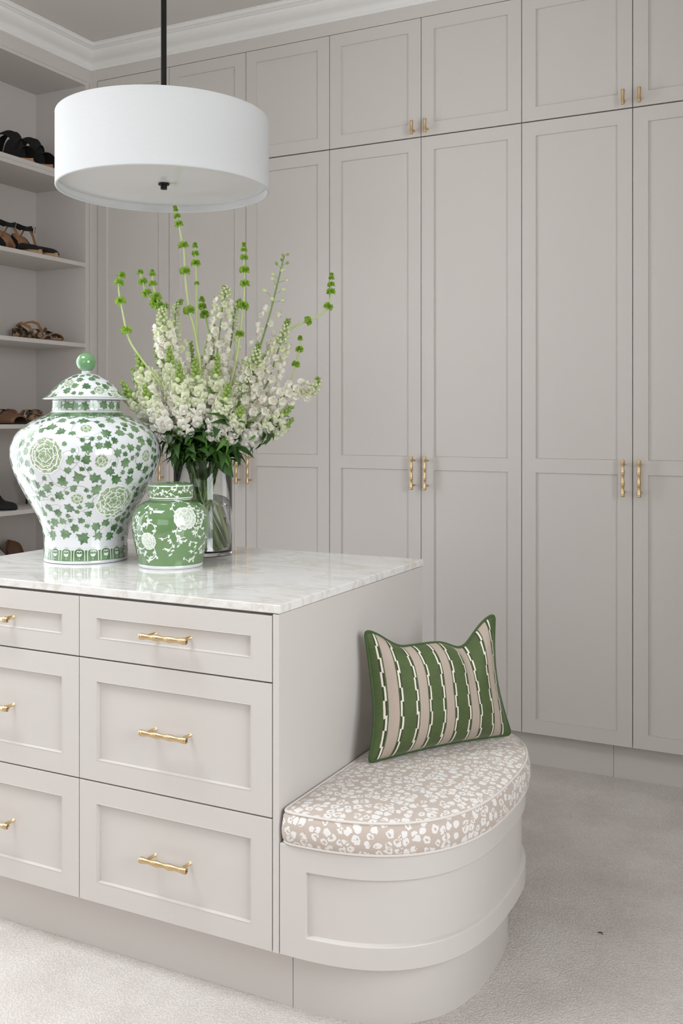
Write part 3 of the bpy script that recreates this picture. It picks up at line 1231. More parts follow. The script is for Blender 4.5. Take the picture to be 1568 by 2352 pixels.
FRONT = math.atan2(-GC[1], -GC[0])
mi, mv, mg, mw = MB(), MB(), MB(), MB()
big = [(FRONT - math.radians(31), .3070, .050), (FRONT + math.radians(28), .1760, .052), (FRONT + math.radians(150), .30, .05), (FRONT - math.radians(150), .19, .05), (FRONT + math.radians(92), .31, .048)]
small = [(FRONT + math.radians(11), .290, .022), (FRONT - math.radians(8), .186, .020), (FRONT + math.radians(50), .300, .020), (FRONT + math.radians(0), .378, .018), (FRONT - math.radians(62), .372, .018), (FRONT - math.radians(58), .21, .02),
         (FRONT + math.radians(62), .21, .02), (FRONT + math.radians(115), .2, .02), (FRONT - math.radians(100), .29, .02), (FRONT + math.radians(180), .2, .02)]
for th, z, R in big:
    s = sb.s_of_z(z)
    peony(sb, th, s, R, rng, jb)
    sb.line(mv, [(th + .02, s + R), (th + .05, s + R * 1.35), (th + .12, s + R * 1.75), (th + .25, s + R * 1.9), (th + .4, s + R * 1.7)], .0008, .0003)
    sb.line(mv, [(th - .02, s + R), (th - .08, s + R * 1.45), (th - .2, s + R * 1.85), (th - .33, s + R * 1.9)], .0008, .0003)
for th, z, R in small:
    s = sb.s_of_z(z)
    peony(sb, th, s, R, rng, jb, rings=((.66, 7, .42), (.28, 4, .36), (0, 1, .34)))
    a0 = rng.uniform(0, 6)
    sb.line(mv, arc_pts(sb, th, s, R * 2.1, a0, a0 + 4.6, 26), .0008, .0003)
# scattered ivy
placed = []
tries = 0
sA, sB = sb.s_of_z(.412), sb.s_of_z(.050)
while tries < 16000 and len(placed) < 420:
    tries += 1
    s = rng.uniform(sA, sB)
    R = sb.rad(s)
    if rng.random() > R / .211:
        continue
    th = rng.uniform(0, 2 * PI)
    sz = rng.choice([.031, .029, .027, .024, .020, .014])
    ok = True
    for (t2, s2, q2) in placed:
        dx = ((th - t2 + PI) % (2 * PI) - PI) * R
        if dx * dx + (s - s2) ** 2 < ((sz + q2) * .545) ** 2:
            ok = False
            break
    if ok:
        for th2, z2, R2 in big + small:
            dx = ((th - th2 + PI) % (2 * PI) - PI) * R
            if dx * dx + (s - sb.s_of_z(z2)) ** 2 < (R2 * 1.08 + sz * .42) ** 2:
                ok = False
                break
    if ok and sA + sz * .6 < s < sB - sz * .5:
        placed.append((th, s, sz))
        jit = [(x * rng.uniform(.78, 1.16), y * rng.uniform(.78, 1.16)) for x, y in IVY]
        sb.poly(mi, jit, th, s, .00038, rng.uniform(-1.3, 1.3) + (PI if rng.random() < .3 else 0), sz)
        if rng.random() < .3:
            a0 = rng.uniform(0, 6)
            sb.line(mv, arc_pts(sb, th, s, sz * 1.1, a0, a0 + 1.8, 10), .0007, .0002)
for k in range(13):
    th = k * 2 * PI / 13 + rng.uniform(-.15, .15)
    z = rng.uniform(.12, .36)
    s = sb.s_of_z(z)
    sb.line(mv, [(th + q * .11, s + .022 * math.sin(q * 1.3 + k)) for q in np.linspace(0, 5, 26)], .0008, .0002)
# neck, shoulder and foot bands
sN0, sN1 = sb.s_of_z(.4545), sb.s_of_z(.428)
for k in range(22):
    sb.poly(mi, IVY, k * 2 * PI / 22 + rng.uniform(-.05, .05), (sN0 + sN1) / 2 + rng.uniform(-.002, .002), .0004, rng.uniform(-.6, .6), .024)
for s in (sN0 + .002, sN1 - .001):
    sb.band(mg, s, s + .0012, .0003, k=1)
sS0, sS1 = sb.s_of_z(.4215), sb.s_of_z(.4095)
sb.band(mg, sS0, sS1, .0003)
for k in range(16):
    th = 2 * PI * k / 16 + FRONT + .1
    R = sb.rad(sS1)
    sb.poly(mg, [(x * 1.0, y * .62) for x, y in CIRC], th, sS1 - .001, .0004, 0, .0165)
    lp = [(th + .0135 * math.cos(a) / R, sS1 - .0015 - .0075 * math.sin(a)) for a in np.linspace(-.4 - PI, .4, 16)]
    sb.line(mw, lp, .0016, .0006)
    sb.poly(mw, CIRC, th - .004 / R, sS1 - .001, .0006, 0, .0024)
    sb.poly(mw, CIRC, th + .004 / R, sS1 - .001, .0006, 0, .0024)
    sb.poly(mw, CIRC, th, sS1 + .002, .0006, 0, .0022)
sF0, sF1 = sb.s_of_z(.0430), sb.s_of_z(.0095)
sb.band(mg, sF0 + .004, sF1, .0003)
NA = 20
for k in range(NA):
    th = 2 * PI * (k + .5) / NA + FRONT
    R = sb.rad(sF0)
    w = PI / NA * .80
    sb.poly(mg, CIRC, th, sF0 + .0075, .0005, 0, .0115)
    lp = [(th - w, sF1 - .001)] + [(th - w * math.cos(a), sF0 + .009 - .0105 * math.sin(a)) for a in np.linspace(0, PI, 14)] + [(th + w, sF1 - .001)]
    sb.line(mw, lp, .0021, .0008)
    sb.poly(mw, CIRC, th, sF0 + .0155, .0008, 0, .0026)
    for a in np.linspace(PI, 2 * PI, 5):
        sb.poly(mw, CIRC, th + .0052 * math.cos(a) / R, sF0 + .0145 - .0052 * math.sin(a), .0008, 0, .0021)
    for sg in (-1, 1):
        sb.line(mw, [(th + sg * q * .007 / R, sF0 + .009 - .004 * math.sin(q * PI)) for q in np.linspace(0, 1, 8)], .0018, .0008)
    sb.poly(mw, CIRC, th, sF0 + .027, .0008, 0, .0013)
    sb.line(mv, [(th + PI / NA * .98, sF0 + .004), (th + PI / NA * .98, sF1)], .0009, .0006)
for mb, nm, mt in ((mv, 'painted_vines', M['linework']), (mi, 'painted_ivy', M['ivy']), (mg, 'painted_bands', M['ivy']), (mw, 'painted_scrolls', M['white_glaze'])):
    mb.build(nm, mt, jb, smooth=True)['kind'] = 'stuff'
# lid painting
ml, mlv = MB(), MB()
pl = []
for t in range(1500):
    s = rng.uniform(.034, sl_.len - .020)
    th = rng.uniform(0, 2 * PI)
    R = sl_.rad(s)
    if rng.random() > R / .12:
        continue
    sz = rng.choice([.026, .023, .02, .014])
    if all((((th - a + PI) % (2 * PI) - PI) * R) ** 2 + (s - b) ** 2 > ((sz + c) * .56) ** 2 for a, b, c in pl):
        pl.append((th, s, sz))
        if len(pl) % 9 == 4:
            peony(sl_, th, s, .018, rng, lid, rings=((.66, 7, .42), (.28, 4, .36), (0, 1, .34)))
        else:
            sl_.poly(ml, IVY, th, s, .0004, rng.uniform(-3, 3), sz)
        if len(pl) % 4 == 0:
            a0 = rng.uniform(0, 6)
            sl_.line(mlv, arc_pts(sl_, th, s, .016, a0, a0 + 2.5, 12), .0007, .0003)
for s in (sl_.len - .0085, sl_.len - .0055):
    sl_.band(mlv, s, s + .0011, .0003, k=1)
for mb, nm, mt in ((mlv, 'painted_vines', M['linework']), (ml, 'painted_ivy', M['ivy'])):
    mb.build(nm, mt, lid, smooth=True)['kind'] = 'stuff'

# ---- small green jar
SC = (-1.676, 2.246, TOPZ)
pot = thing('lidded_jar', 'small round green lidded jar with white flowers', 'jar', SC)
PB = [(.0560, .1860), (.0575, .1815), (.0640, .1782), (.0770, .1730), (.0948, .1570), (.1038, .1361), (.1058, .1121), (.1026, .0833), (.0967, .0550), (.0906, .0269), (.0885, .0120), (.0880, .0095)]
sp_ = Surf(PB, SC)
m = MB()
m.lathe([(r, z) for r, z in zip(sp_.r[::4], sp_.z[::4])], SC, 80)
pb = m.build('body', M['jar_green'], pot, smooth=True)
MB().lathe([(.0880, .0096), (.0886, .0085), (.0880, .0020), (.0865, .0003), (.01, .0003)], SC, 80).build('foot_ring', M['porcelain'], pot, smooth=True)
PL = [(.0006, .2315), (.0200, .2310), (.0420, .2288), (.0560, .2252), (.0604, .2225), (.0606, .2180), (.0606, .1905), (.0603, .1872)]
spl = Surf(PL, SC)
m = MB()
m.lathe([(r, z) for r, z in zip(spl.r[::4], spl.z[::4])] + [(.0595, .1858), (.050, .1857)], SC, 64)
pl_ = m.build('lid', M['jar_green'], pot, smooth=True)
rng = random.Random(3)
F2 = math.atan2(-SC[1], -SC[0])
mw = MB()


def sprig(sf, th, s, ang, n, step, mb, w=.0024, curl=.35, leaf=.0085, e=.00035):
    pts = [(th, s)]
    a = ang
    x, y = th, s
    for k in range(n):
        a += curl * rng.uniform(.4, 1.2)
        x += step * math.cos(a) / max(.02, sf.rad(y))
        y -= step * math.sin(a)
        pts.append((x, y))
        if k % 2 == 1:
            sd = 1 if (k // 2) % 2 else -1
            lf = [(0, -.5), (.34, -.1), (.26, .3), (.55, .55), (.1, .5), (0, .95), (-.12, .5), (-.4, .5), (-.25, .2), (-.3, -.15)]
            sf.poly(mb, lf, x + sd * .004 / sf.rad(y), y, e + .00005, a - PI / 2 + sd * .9, leaf * rng.uniform(.8, 1.3))
    sf.line(mb, pts, w, e)
    return x, y


s = sp_.s_of_z(.136)
for th, z, R in ((F2 + .38, .140, .030), (F2 - .62, .078, .0225), (F2 + 1.9, .12, .028), (F2 - 2.0, .13, .026), (F2 + 3.1, .08, .024)):
    s = sp_.s_of_z(z)
    peony(sp_, th, s, R, rng, pb, ((.80, 9, .42), (.52, 7, .38), (.22, 4, .32), (0, 1, .22)), 'painted_flower', [M['white_glaze'], M['pale_petal'], M['pale_sage']])
    for d in (.8, 2.6, 4.0, 5.4):
        x, y = th + R * math.cos(d) / sp_.rad(s), s - R * math.sin(d)
        x, y = sprig(sp_, x, y, d, 9, .0068, mw, curl=rng.choice([-.35, .35]))
for k in range(90):
    th = rng.uniform(0, 2 * PI)
    z = rng.uniform(.02, .168)
    sprig(sp_, th, sp_.s_of_z(z), rng.uniform(0, 6), rng.choice([4, 6, 8]), .006, mw, w=.0019, curl=rng.choice([-.5, .5]), leaf=.0082)
sp_.band(mw, .001, .0035, .0003, k=1)
mw.build('painted_scrolls', M['white_glaze'], pb, smooth=True)['kind'] = 'stuff'
mw = MB()
sL = spl.s_of_z(.2050)
for k in range(30):
    th = 2 * PI * k / 30
    sprig(spl, th, sL + rng.uniform(-.004, .004), rng.uniform(-.5, .5), 4, .0055, mw, w=.0016, curl=rng.choice([-.4, .4]), leaf=.0085)
for k in range(10):
    sprig(spl, rng.uniform(0, 6.28), rng.uniform(.02, .05), rng.uniform(0, 6), 4, .005, mw, w=.0015, leaf=.006)
e0 = spl.s_of_z(.1895)
spl.band(mw, e0 - .001, e0 + .0022, .0003, k=1)
e0 = spl.s_of_z(.2215)
spl.band(mw, e0 - .0012, e0 + .0014, .0003, k=1)
mw.build('painted_scrolls', M['white_glaze'], pl_, smooth=True)['kind'] = 'stuff'

# ---------------------------------------------------------------- glass vase with flowers
VC = Vector((-1.732, 2.480, TOPZ))
RV, HV = .0872, .281
vase = thing('glass_vase', 'clear glass cylinder vase half filled with water', 'vase', VC)
m = MB()
m.lathe([(.0005, .0003), (RV - .004, .0003), (RV, .004), (RV, HV - .002), (RV - .0015, HV), (RV - .003, HV - .002), (RV - .0034, .018), (RV - .010, .0125), (.0005, .0125)], VC, 72)
g = m.build('glass', M['glass'], vase, smooth=True)
g.data.set_sharp_from_angle(angle=math.radians(50))
WH = .1515
m = MB()
m.lathe([(.0005, .0127), (RV - .0102, .0128), (RV - .0037, .0182), (RV - .0037, WH - .001), (RV - .0045, WH), (.0005, WH)], VC, 72)
w_ = m.build('water', M['water'], vase, smooth=True)
w_.data.set_sharp_from_angle(angle=math.radians(50))

CR = Vector((math.cos(math.radians(27.066)), math.sin(math.radians(27.066)), 0))
CF = Vector((-CR.y, CR.x, 0))


def FP(a, z, d):
    return Vector((VC.x, VC.y, 0)) + CR * a + CF * d + Vector((0, 0, z))


BELLS = {
    'B1': (-0.05, [(-0.093, 1.349), (-0.106, 1.386), (-0.143, 1.436), (-0.184, 1.491), (-0.214, 1.543), (-0.229, 1.609), (-0.242, 1.692), (-0.23, 1.733)], [(-0.222, 1.569, 1.0), (-0.24, 1.655, 1.0), (-0.242, 1.703, 0.9), (-0.23, 1.728, 0.75)]),
    'B2': (0.02, [(-0.106, 1.478), (-0.119, 1.57), (-0.132, 1.626), (-0.147, 1.653), (-0.172, 1.683), (-0.184, 1.718), (-0.193, 1.751)], [(-0.147, 1.653, 1.0), (-0.172, 1.683, 0.9), (-0.184, 1.718, 0.85), (-0.193, 1.743, 0.6)]),
    'B3': (0.0, [(-0.086, 1.477), (-0.112, 1.594), (-0.13, 1.64), (-0.14, 1.671), (-0.15, 1.71), (-0.152, 1.748)], [(-0.13, 1.646, 0.9), (-0.14, 1.671, 1.0), (-0.15, 1.71, 0.75), (-0.151, 1.736, 0.6)]),
    'B4': (-0.03, [(-0.005, 1.437), (-0.015, 1.519), (-0.027, 1.585), (-0.039, 1.626), (-0.049, 1.72), (-0.053, 1.804), (-0.062, 1.849), (-0.073, 1.907), (-0.079, 1.932)], [(-0.039, 1.625, 1.1), (-0.05, 1.743, 1.0), (-0.054, 1.822, 0.95), (-0.068, 1.875, 0.8), (-0.073, 1.907, 0.65), (-0.077, 1.925, 0.45)]),
    'B5': (0.06, [(-0.019, 1.441), (-0.025, 1.653), (-0.025, 1.716), (-0.029, 1.778), (-0.033, 1.839)], [(-0.031, 1.716, 0.5), (-0.029, 1.778, 0.9), (-0.032, 1.811, 0.7), (-0.033, 1.83, 0.5)]),
    'B6': (0.08, [(0.032, 1.442), (0.005, 1.595), (-0.004, 1.626), (-0.012, 1.649), (-0.015, 1.677)], [(0.0, 1.612, 0.9), (-0.012, 1.644, 0.8), (-0.015, 1.668, 0.6)]),
    'B7': (-0.04, [(0.082, 1.385), (0.099, 1.464), (0.113, 1.556), (0.123, 1.639), (0.128, 1.705), (0.126, 1.781), (0.126, 1.822)], [(0.113, 1.556, 0.85), (0.123, 1.639, 1.05), (0.126, 1.705, 0.9), (0.128, 1.746, 0.95), (0.125, 1.781, 0.75), (0.126, 1.802, 0.6), (0.126, 1.815, 0.4)]),
    'B8': (0.03, [(0.176, 1.479), (0.229, 1.551), (0.262, 1.576), (0.289, 1.592), (0.327, 1.606), (0.365, 1.63), (0.379, 1.66), (0.383, 1.712), (0.384, 1.742)], [(0.312, 1.604, 0.9), (0.371, 1.642, 0.9), (0.383, 1.684, 0.85), (0.383, 1.712, 0.7), (0.384, 1.733, 0.55)]),
    'B9': (0.06, [(0.191, 1.308), (0.246, 1.388), (0.268, 1.441), (0.28, 1.494), (0.286, 1.517), (0.288, 1.555)], [(0.246, 1.404, 0.8), (0.276, 1.469, 0.8), (0.286, 1.517, 0.75), (0.288, 1.55, 0.5)]),
}
DELPH = {
    'D1': (-0.02, [(-0.034, 1.308), (-0.096, 1.476), (-0.114, 1.566), (-0.119, 1.618), (-0.105, 1.644)], 0.55),
    'D1b': (0.05, [(-0.048, 1.348), (-0.081, 1.52), (-0.09, 1.626), (-0.073, 1.665)], 0.4),
    'D2': (-0.01, [(0.031, 1.308), (0.038, 1.451), (0.051, 1.567), (0.06, 1.645), (0.07, 1.687), (0.062, 1.695)], 0.62),
    'D2b': (0.05, [(0.045, 1.348), (0.078, 1.52), (0.091, 1.626), (0.105, 1.665)], 0.45),
    'D3': (0.04, [(0.098, 1.321), (0.164, 1.511), (0.193, 1.605), (0.219, 1.71), (0.24, 1.799)], 0.58),
    'D4': (-0.02, [(0.096, 1.282), (0.186, 1.398), (0.219, 1.489), (0.244, 1.56), (0.256, 1.599)], 0.6),
    'D4b': (-0.06, [(0.069, 1.269), (0.139, 1.41), (0.158, 1.474), (0.171, 1.525)], 0.6),
    'D5': (-0.08, [(0.094, 1.244), (0.175, 1.322), (0.233, 1.365), (0.284, 1.389), (0.316, 1.384), (0.343, 1.403), (0.345, 1.424)], 0.66),
    'D6': (0.08, [(0.019, 1.335), (-0.001, 1.442), (0.012, 1.535), (0.019, 1.595)], 0.5),
}
SNAPS = {
    'S1': (-0.03, [(-0.072, 1.25), (-0.13, 1.334), (-0.169, 1.424), (-0.191, 1.499)]),
    'S2': (-0.08, [(-0.065, 1.244), (-0.141, 1.314), (-0.191, 1.358), (-0.223, 1.409)]),
    'S3': (-0.05, [(-0.046, 1.256), (-0.072, 1.346), (-0.087, 1.436), (-0.093, 1.513)]),
    'S4': (-0.12, [(-0.033, 1.232), (-0.048, 1.32), (-0.053, 1.395), (-0.053, 1.464)]),
    'S5': (-0.1, [(-0.01, 1.232), (-0.01, 1.32), (-0.008, 1.396), (-0.01, 1.476)]),
    'S6': (-0.08, [(0.018, 1.244), (0.03, 1.333), (0.046, 1.409), (0.055, 1.486)]),
    'S7': (-0.13, [(0.03, 1.233), (0.057, 1.307), (0.077, 1.351), (0.09, 1.403)]),
    'S8': (-0.12, [(0.043, 1.22), (0.086, 1.27), (0.111, 1.301), (0.128, 1.339)]),
    'S9': (-0.05, [(0.063, 1.224), (0.14, 1.256), (0.21, 1.295), (0.268, 1.34)]),
    'S10': (-0.12, [(-0.051, 1.232), (-0.101, 1.289), (-0.133, 1.339), (-0.151, 1.395)]),
    'S11': (0.04, [(-0.048, 1.268), (-0.087, 1.361), (-0.124, 1.44), (-0.15, 1.519)]),
    'S12': (0.05, [(0.005, 1.281), (0.019, 1.387), (0.023, 1.454), (0.019, 1.533)]),
    'S13': (0.03, [(0.071, 1.255), (0.124, 1.347), (0.15, 1.426), (0.163, 1.505)]),
    'S14': (0.1, [(-0.035, 1.281), (-0.048, 1.389), (-0.046, 1.456), (-0.051, 1.537)]),
    'S16': (0.05, [(-0.054, 1.255), (-0.134, 1.321), (-0.187, 1.387), (-0.22, 1.454)]),
    'S17': (0.03, [(-0.061, 1.249), (-0.15, 1.321), (-0.203, 1.35), (-0.239, 1.38)]),
    'S15': (-0.02, [(0.044, 1.217), (0.147, 1.256), (0.225, 1.275), (0.266, 1.301)]),
}
FILLS = {
    'G1': (-0.07, [(0.081, 1.269), (0.126, 1.384), (0.145, 1.441), (0.153, 1.47)]),
    'G2': (-0.05, [(0.056, 1.282), (0.108, 1.385), (0.136, 1.41), (0.172, 1.449)]),
    'G3': (-0.1, [(0.062, 1.27), (0.106, 1.345), (0.121, 1.377), (0.126, 1.408)]),
}

rng = random.Random(11)


def tmp_mesh(mb, name, mat, smooth=True):
    o = mb.build(name, mat, None, smooth=smooth, off=(0, 0, 0))
    me = o.data
    bpy.data.objects.remove(o)
    return me


def petal_grid(mb, L, W, curl, ruf, base, tilt, rot, seed, nu=4, nv=5):
    """one ruffled petal; flower axis is +z, petal leaves the axis at angle rot"""
    r_ = random.Random(seed)
    ph = r_.uniform(0, 6)
    rows = []
    for j in range(nv + 1):
        t = j / nv
        row = []
        for i in range(nu + 1):
            u = i / nu * 2 - 1
            w = W * (math.sin(PI * min(1, .16 + .84 * t)) ** .55 if t > 0.0 else .42) * (1 if t < .85 else 1 - (t - .85) * 1.6)
            x = u * w
            y = base + L * t * math.cos(tilt + curl * t)
            z = L * t * math.sin(tilt + curl * t) + ruf * math.sin(u * 4.2 + ph) * t + .12 * W * (u * u) * (1 - t)
            row.append((x, y, z))
        rows.append(row)
    c, s = math.cos(rot), math.sin(rot)
    mb.grid([[(x * c - y * s, x * s + y * c, z) for x, y, z in r] for r in rows])


def snap_blossom(seed):
    mb = MB()
    # tube
    mb.lathe([(.0022, -.014), (.0042, -.010), (.0062, -.004), (.0075, .001), (.0066, .004)], (0, 0, 0), 8)
    for k, rot in enumerate((-.42, .42)):
        petal_grid(mb, .0150, .0082, -.9, .0022, .002, 1.25, rot, seed * 7 + k)
    for k, rot in enumerate((PI - .85, PI, PI + .85)):
        petal_grid(mb, .0145, .0078, -1.5, .0022, .003, .75, rot, seed * 7 + 3 + k)
    # palate
    mb.lathe([(.0050, .002), (.0040, .0042), (.002, .0052), (.0002, .0054)], (0, -.003, 0), 7)
    return mb


def delph_floret(seed):
    mb = MB()
    for k in range(5):
        petal_grid(mb, .0118, .0068, .9, .0012, .0012, .18, k * 2 * PI / 5 + .1 * seed, seed * 5 + k, 4, 4)
    for k in range(4):
        petal_grid(mb, .0066, .0036, .8, .0008, .0006, .65, k * PI / 2 + .4, seed * 5 + 9 + k, 2, 2)
    return mb


def bud(n=7, L=.009, R=.0042):
    mb = MB()
    mb.lathe([(.0006, -L * .5), (R * .75, -L * .3), (R, 0), (R * .8, L * .28), (R * .3, L * .48), (.0002, L * .52)], (0, 0, 0), n)
    return mb


def bell_whorl(seed):
    """ring of frilled green cups round the stem (axis z)"""
    mb = MB()
    r_ = random.Random(seed)
    n = 7
    for k in range(n):
        a = 2 * PI * k / n + r_.uniform(-.2, .2)
        tilt = r_.uniform(-.15, .55)
        ax = Vector((math.cos(a) * math.cos(tilt), math.sin(a) * math.cos(tilt), math.sin(tilt)))
        up = Vector((0, 0, 1)) - ax * ax.z
        up.normalize()
        sd = ax.cross(up)
        rows = []
        ns = 10
        for q, (rr, dd) in enumerate(((.0014, .002), (.0042, .0052), (.0072, .0098), (.0098, .0136))):
            row = []
            for j in range(ns):
                b = 2 * PI * j / ns
                f = 1 + (.16 * math.sin(5 * b + seed + k) if q == 3 else 0)
                row.append(ax * (dd + (.002 * math.sin(5 * b + k) if q == 3 else 0)) + (up * math.cos(b) + sd * math.sin(b)) * rr * f)
            rows.append(row)
        mb.grid(rows, closed_u=True)
    for k in range(4):
        a = 2 * PI * k / 4 + r_.uniform(-.3, .3)
        d = Vector((math.cos(a), math.sin(a), 0))
        s_ = Vector((-d.y, d.x, 0))
        z = Vector((0, 0, 1))
        P = [d * .003, d * .010 + s_ * .0050 + z * .001, d * .017 + s_ * .0035 - z * .004, d * .021 - z * .008, d * .017 - s_ * .0035 - z * .004, d * .010 - s_ * .0050 + z * .001]
        mb.face(P)
    return mb


def leaf_mesh(L, W, droop, fold=.25):
    mb = MB()
    rows = []
    for j in range(9):
        t = j / 8
        w = W * math.sin(PI * (t ** .8)) ** .9
        a = droop * t
        y, z = L * t * math.cos(a * .6), -L * t * t * math.sin(a) * .8
        rows.append([(-w, y, z + w * fold), (-w * .5, y, z + w * fold * .4), (0, y, z - .0004), (w * .5, y, z + w * fold * .4), (w, y, z + w * fold)])
    mb.grid(rows)
    return mb


ME_SNAP_W = [tmp_mesh(snap_blossom(k), 'blossom', M['petal']) for k in range(4)]
ME_SNAP_C = [tmp_mesh(snap_blossom(k + 10), 'blossom', M['petal_cream']) for k in range(3)]
ME_DEL_W = [tmp_mesh(delph_floret(k), 'floret', M['petal']) for k in range(4)]
ME_DEL_C = [tmp_mesh(delph_floret(k + 20), 'floret', M['petal_cream']) for k in range(2)]
ME_BUD_P = tmp_mesh(bud(), 'bud', M['bud_pale'])
ME_BUD_G = tmp_mesh(bud(7, .010, .0040), 'bud', M['bud_green'])
ME_BELL = [tmp_mesh(bell_whorl(k), 'bell_whorl', M['bell']) for k in range(4)]
ME_LEAF = [tmp_mesh(leaf_mesh(.080, .013, .9), 'leaf', M['leaf']), tmp_mesh(leaf_mesh(.068, .010, .5), 'leaf', M['leaf']), tmp_mesh(leaf_mesh(.06, .009, 1.2), 'leaf', M['leaf_mid'])]
ME_LEAF_BIG = tmp_mesh(leaf_mesh(.085, .022, .5, .18), 'leaf', M['leaf'])


def orient(pos, axis, up, sc=1.0):
    z = Vector(axis).normalized()
    y = Vector(up) - z * z.dot(Vector(up))
    if y.length < 1e-4:
        y = Vector((1, 0, 0)) - z * z.x
    y.normalize()
    x = y.cross(z)
    mt = Matrix((x, y, z)).transposed().to_4x4()
    mt = mt @ Matrix.Scale(sc, 4)
    mt.translation = pos
    return mt


USED = []


def in_vase(first):
    """lower run of a stem: from the vase floor up through the mouth"""
    dx, dy = first.x - VC.x, first.y - VC.y
    a = math.atan2(dy, dx)
    q = math.hypot(dx, dy)
    ro = min(.066, .030 + q * .30)
    a2 = a + rng.uniform(-.5, .5)
    top = Vector((VC.x + ro * math.cos(a2), VC.y + ro * math.sin(a2), VC.z + HV - .005))
    rb = rng.uniform(.02, .065)
    a3 = a + PI + rng.uniform(-1.1, 1.1)
    bot = Vector((VC.x + rb * math.cos(a3), VC.y + rb * math.sin(a3), VC.z + .0205 + rng.uniform(0, .02)))
    return bot, top


def make_stem(root, pts, d, mat, r0, r1, n=36, dvar=.3):
    P = []
    for k, (a, z) in enumerate(pts):
        P.append(FP(a, z, d * (.45 + .55 * k / (len(pts) - 1))))
    bot, top = in_vase(P[0])
    full = [bot, top] + P
    c = catmull(full, n)
    MB().tube(c, [r0 + (r1 - r0) * i / n for i in range(n + 1)], 7).build('stem', mat, root, smooth=True)
    return c


def add_leaves(root, c, n, meshes, sc=(.75, 1.15)):
    """leaves on the stretch of stem just above the vase mouth"""
    N = len(c) - 1
    z0 = VC.z + HV
    ids = [i for i in range(2, N) if z0 + .004 < c[i].z < z0 + .105] or [N // 3]
    for k in range(n):
        i = rng.choice(ids)
        p = c[i]
        tan = (c[i + 1] - c[i - 1]).normalized()
        a = rng.uniform(0, 2 * PI)
        out = Vector((math.cos(a), math.sin(a), 0))
        out = (out - tan * out.dot(tan)).normalized()
        dirv = (out + tan * rng.uniform(-.1, 1.1)).normalized()
        zax = (tan - dirv * tan.dot(dirv)).normalized()
        x = dirv.cross(zax)
        mt = Matrix((x, dirv, zax)).transposed().to_4x4() @ Matrix.Scale(rng.uniform(*sc), 4)
        mt.translation = p
        inst('leaf', rng.choice(meshes), root, mtx=mt)


def vase_leaves(root, c, n):
    """leaves pressed inside the mouth of the vase, above the water"""
    N = len(c) - 1
    z0 = VC.z + HV
    ids = [i for i in range(1, N) if z0 - .115 < c[i].z < z0 - .02]
    for k in range(n if ids else 0):
        i = rng.choice(ids)
        tan = (c[i + 1] - c[i - 1]).normalized()
        for _ in range(12):
            a = rng.uniform(0, 2 * PI)
            dv = (Vector((math.cos(a), math.sin(a), 0)) * rng.uniform(.2, .7) + tan).normalized()
            s_ = rng.uniform(.5, .85)
            tip = c[i] + dv * .085 * s_
            if math.hypot(tip.x - VC.x, tip.y - VC.y) < RV - .018:
                zx = (Vector((math.cos(a), math.sin(a), 0)) - dv * dv.dot(Vector((math.cos(a), math.sin(a), 0)))).normalized()
                mt = Matrix((dv.cross(zx), dv, zx)).transposed().to_4x4() @ Matrix.Scale(s_, 4)
                mt.translation = c[i]
                inst('leaf', rng.choice(ME_LEAF[:2]), root, mtx=mt)
                break


def frac_of(c, z0, after=8):
    """index where the path first passes height z0"""
    for i in range(after, len(c)):
        if c[i].z > z0:
            return i
    return len(c) - 1


BL_LABEL = {
    'B1': 'bells of Ireland stem arching out left, beside the ginger jar lid',
    'B2': 'short bells of Ireland stem, second from the left above the flowers',
    'B3': 'bells of Ireland tip just right of the leaning short stem',
    'B4': 'tallest bells of Ireland stem, its tip touching the lamp shade',
    'B5': 'slender bells of Ireland stem directly right of the tallest one',
    'B6': 'low bells of Ireland tip behind the tallest stem',
    'B7': 'straight upright bells of Ireland stem right of the bouquet centre',
    'B8': 'bells of Ireland stem bending far out to the right and up',
    'B9': 'thin bells of Ireland stem at the lower right of the bouquet'}
for k, (d, pts, wh) in BELLS.items():
    root = thing('bells_of_ireland', BL_LABEL[k], 'flower', VC, 'bells of Ireland stems in the glass vase')
    c = make_stem(root, pts, d, M['stem_pale'], .0044, .0022, 48)
    for a, z, sc in wh:
        q = FP(a, z, d)
        i = min(range(10, len(c)), key=lambda j: (c[j] - q).length)
        i2, i1 = min(i + 1, len(c) - 1), max(i - 1, 0)
        tan = (c[i2] - c[i1]).normalized()
        mt = orient(c[i], tan, Vector((math.cos(rng.uniform(0, 6)), math.sin(rng.uniform(0, 6)), .1)), sc * .98)
        inst('bell_whorl', rng.choice(ME_BELL), root, mtx=mt)
    mt = orient(c[-1], (c[-1] - c[-3]), Vector((1, 0, 0)), .38)
    inst('bell_whorl', rng.choice(ME_BELL), root, mtx=mt)
    add_leaves(root, c, 9, ME_LEAF)
    vase_leaves(root, c, 3)

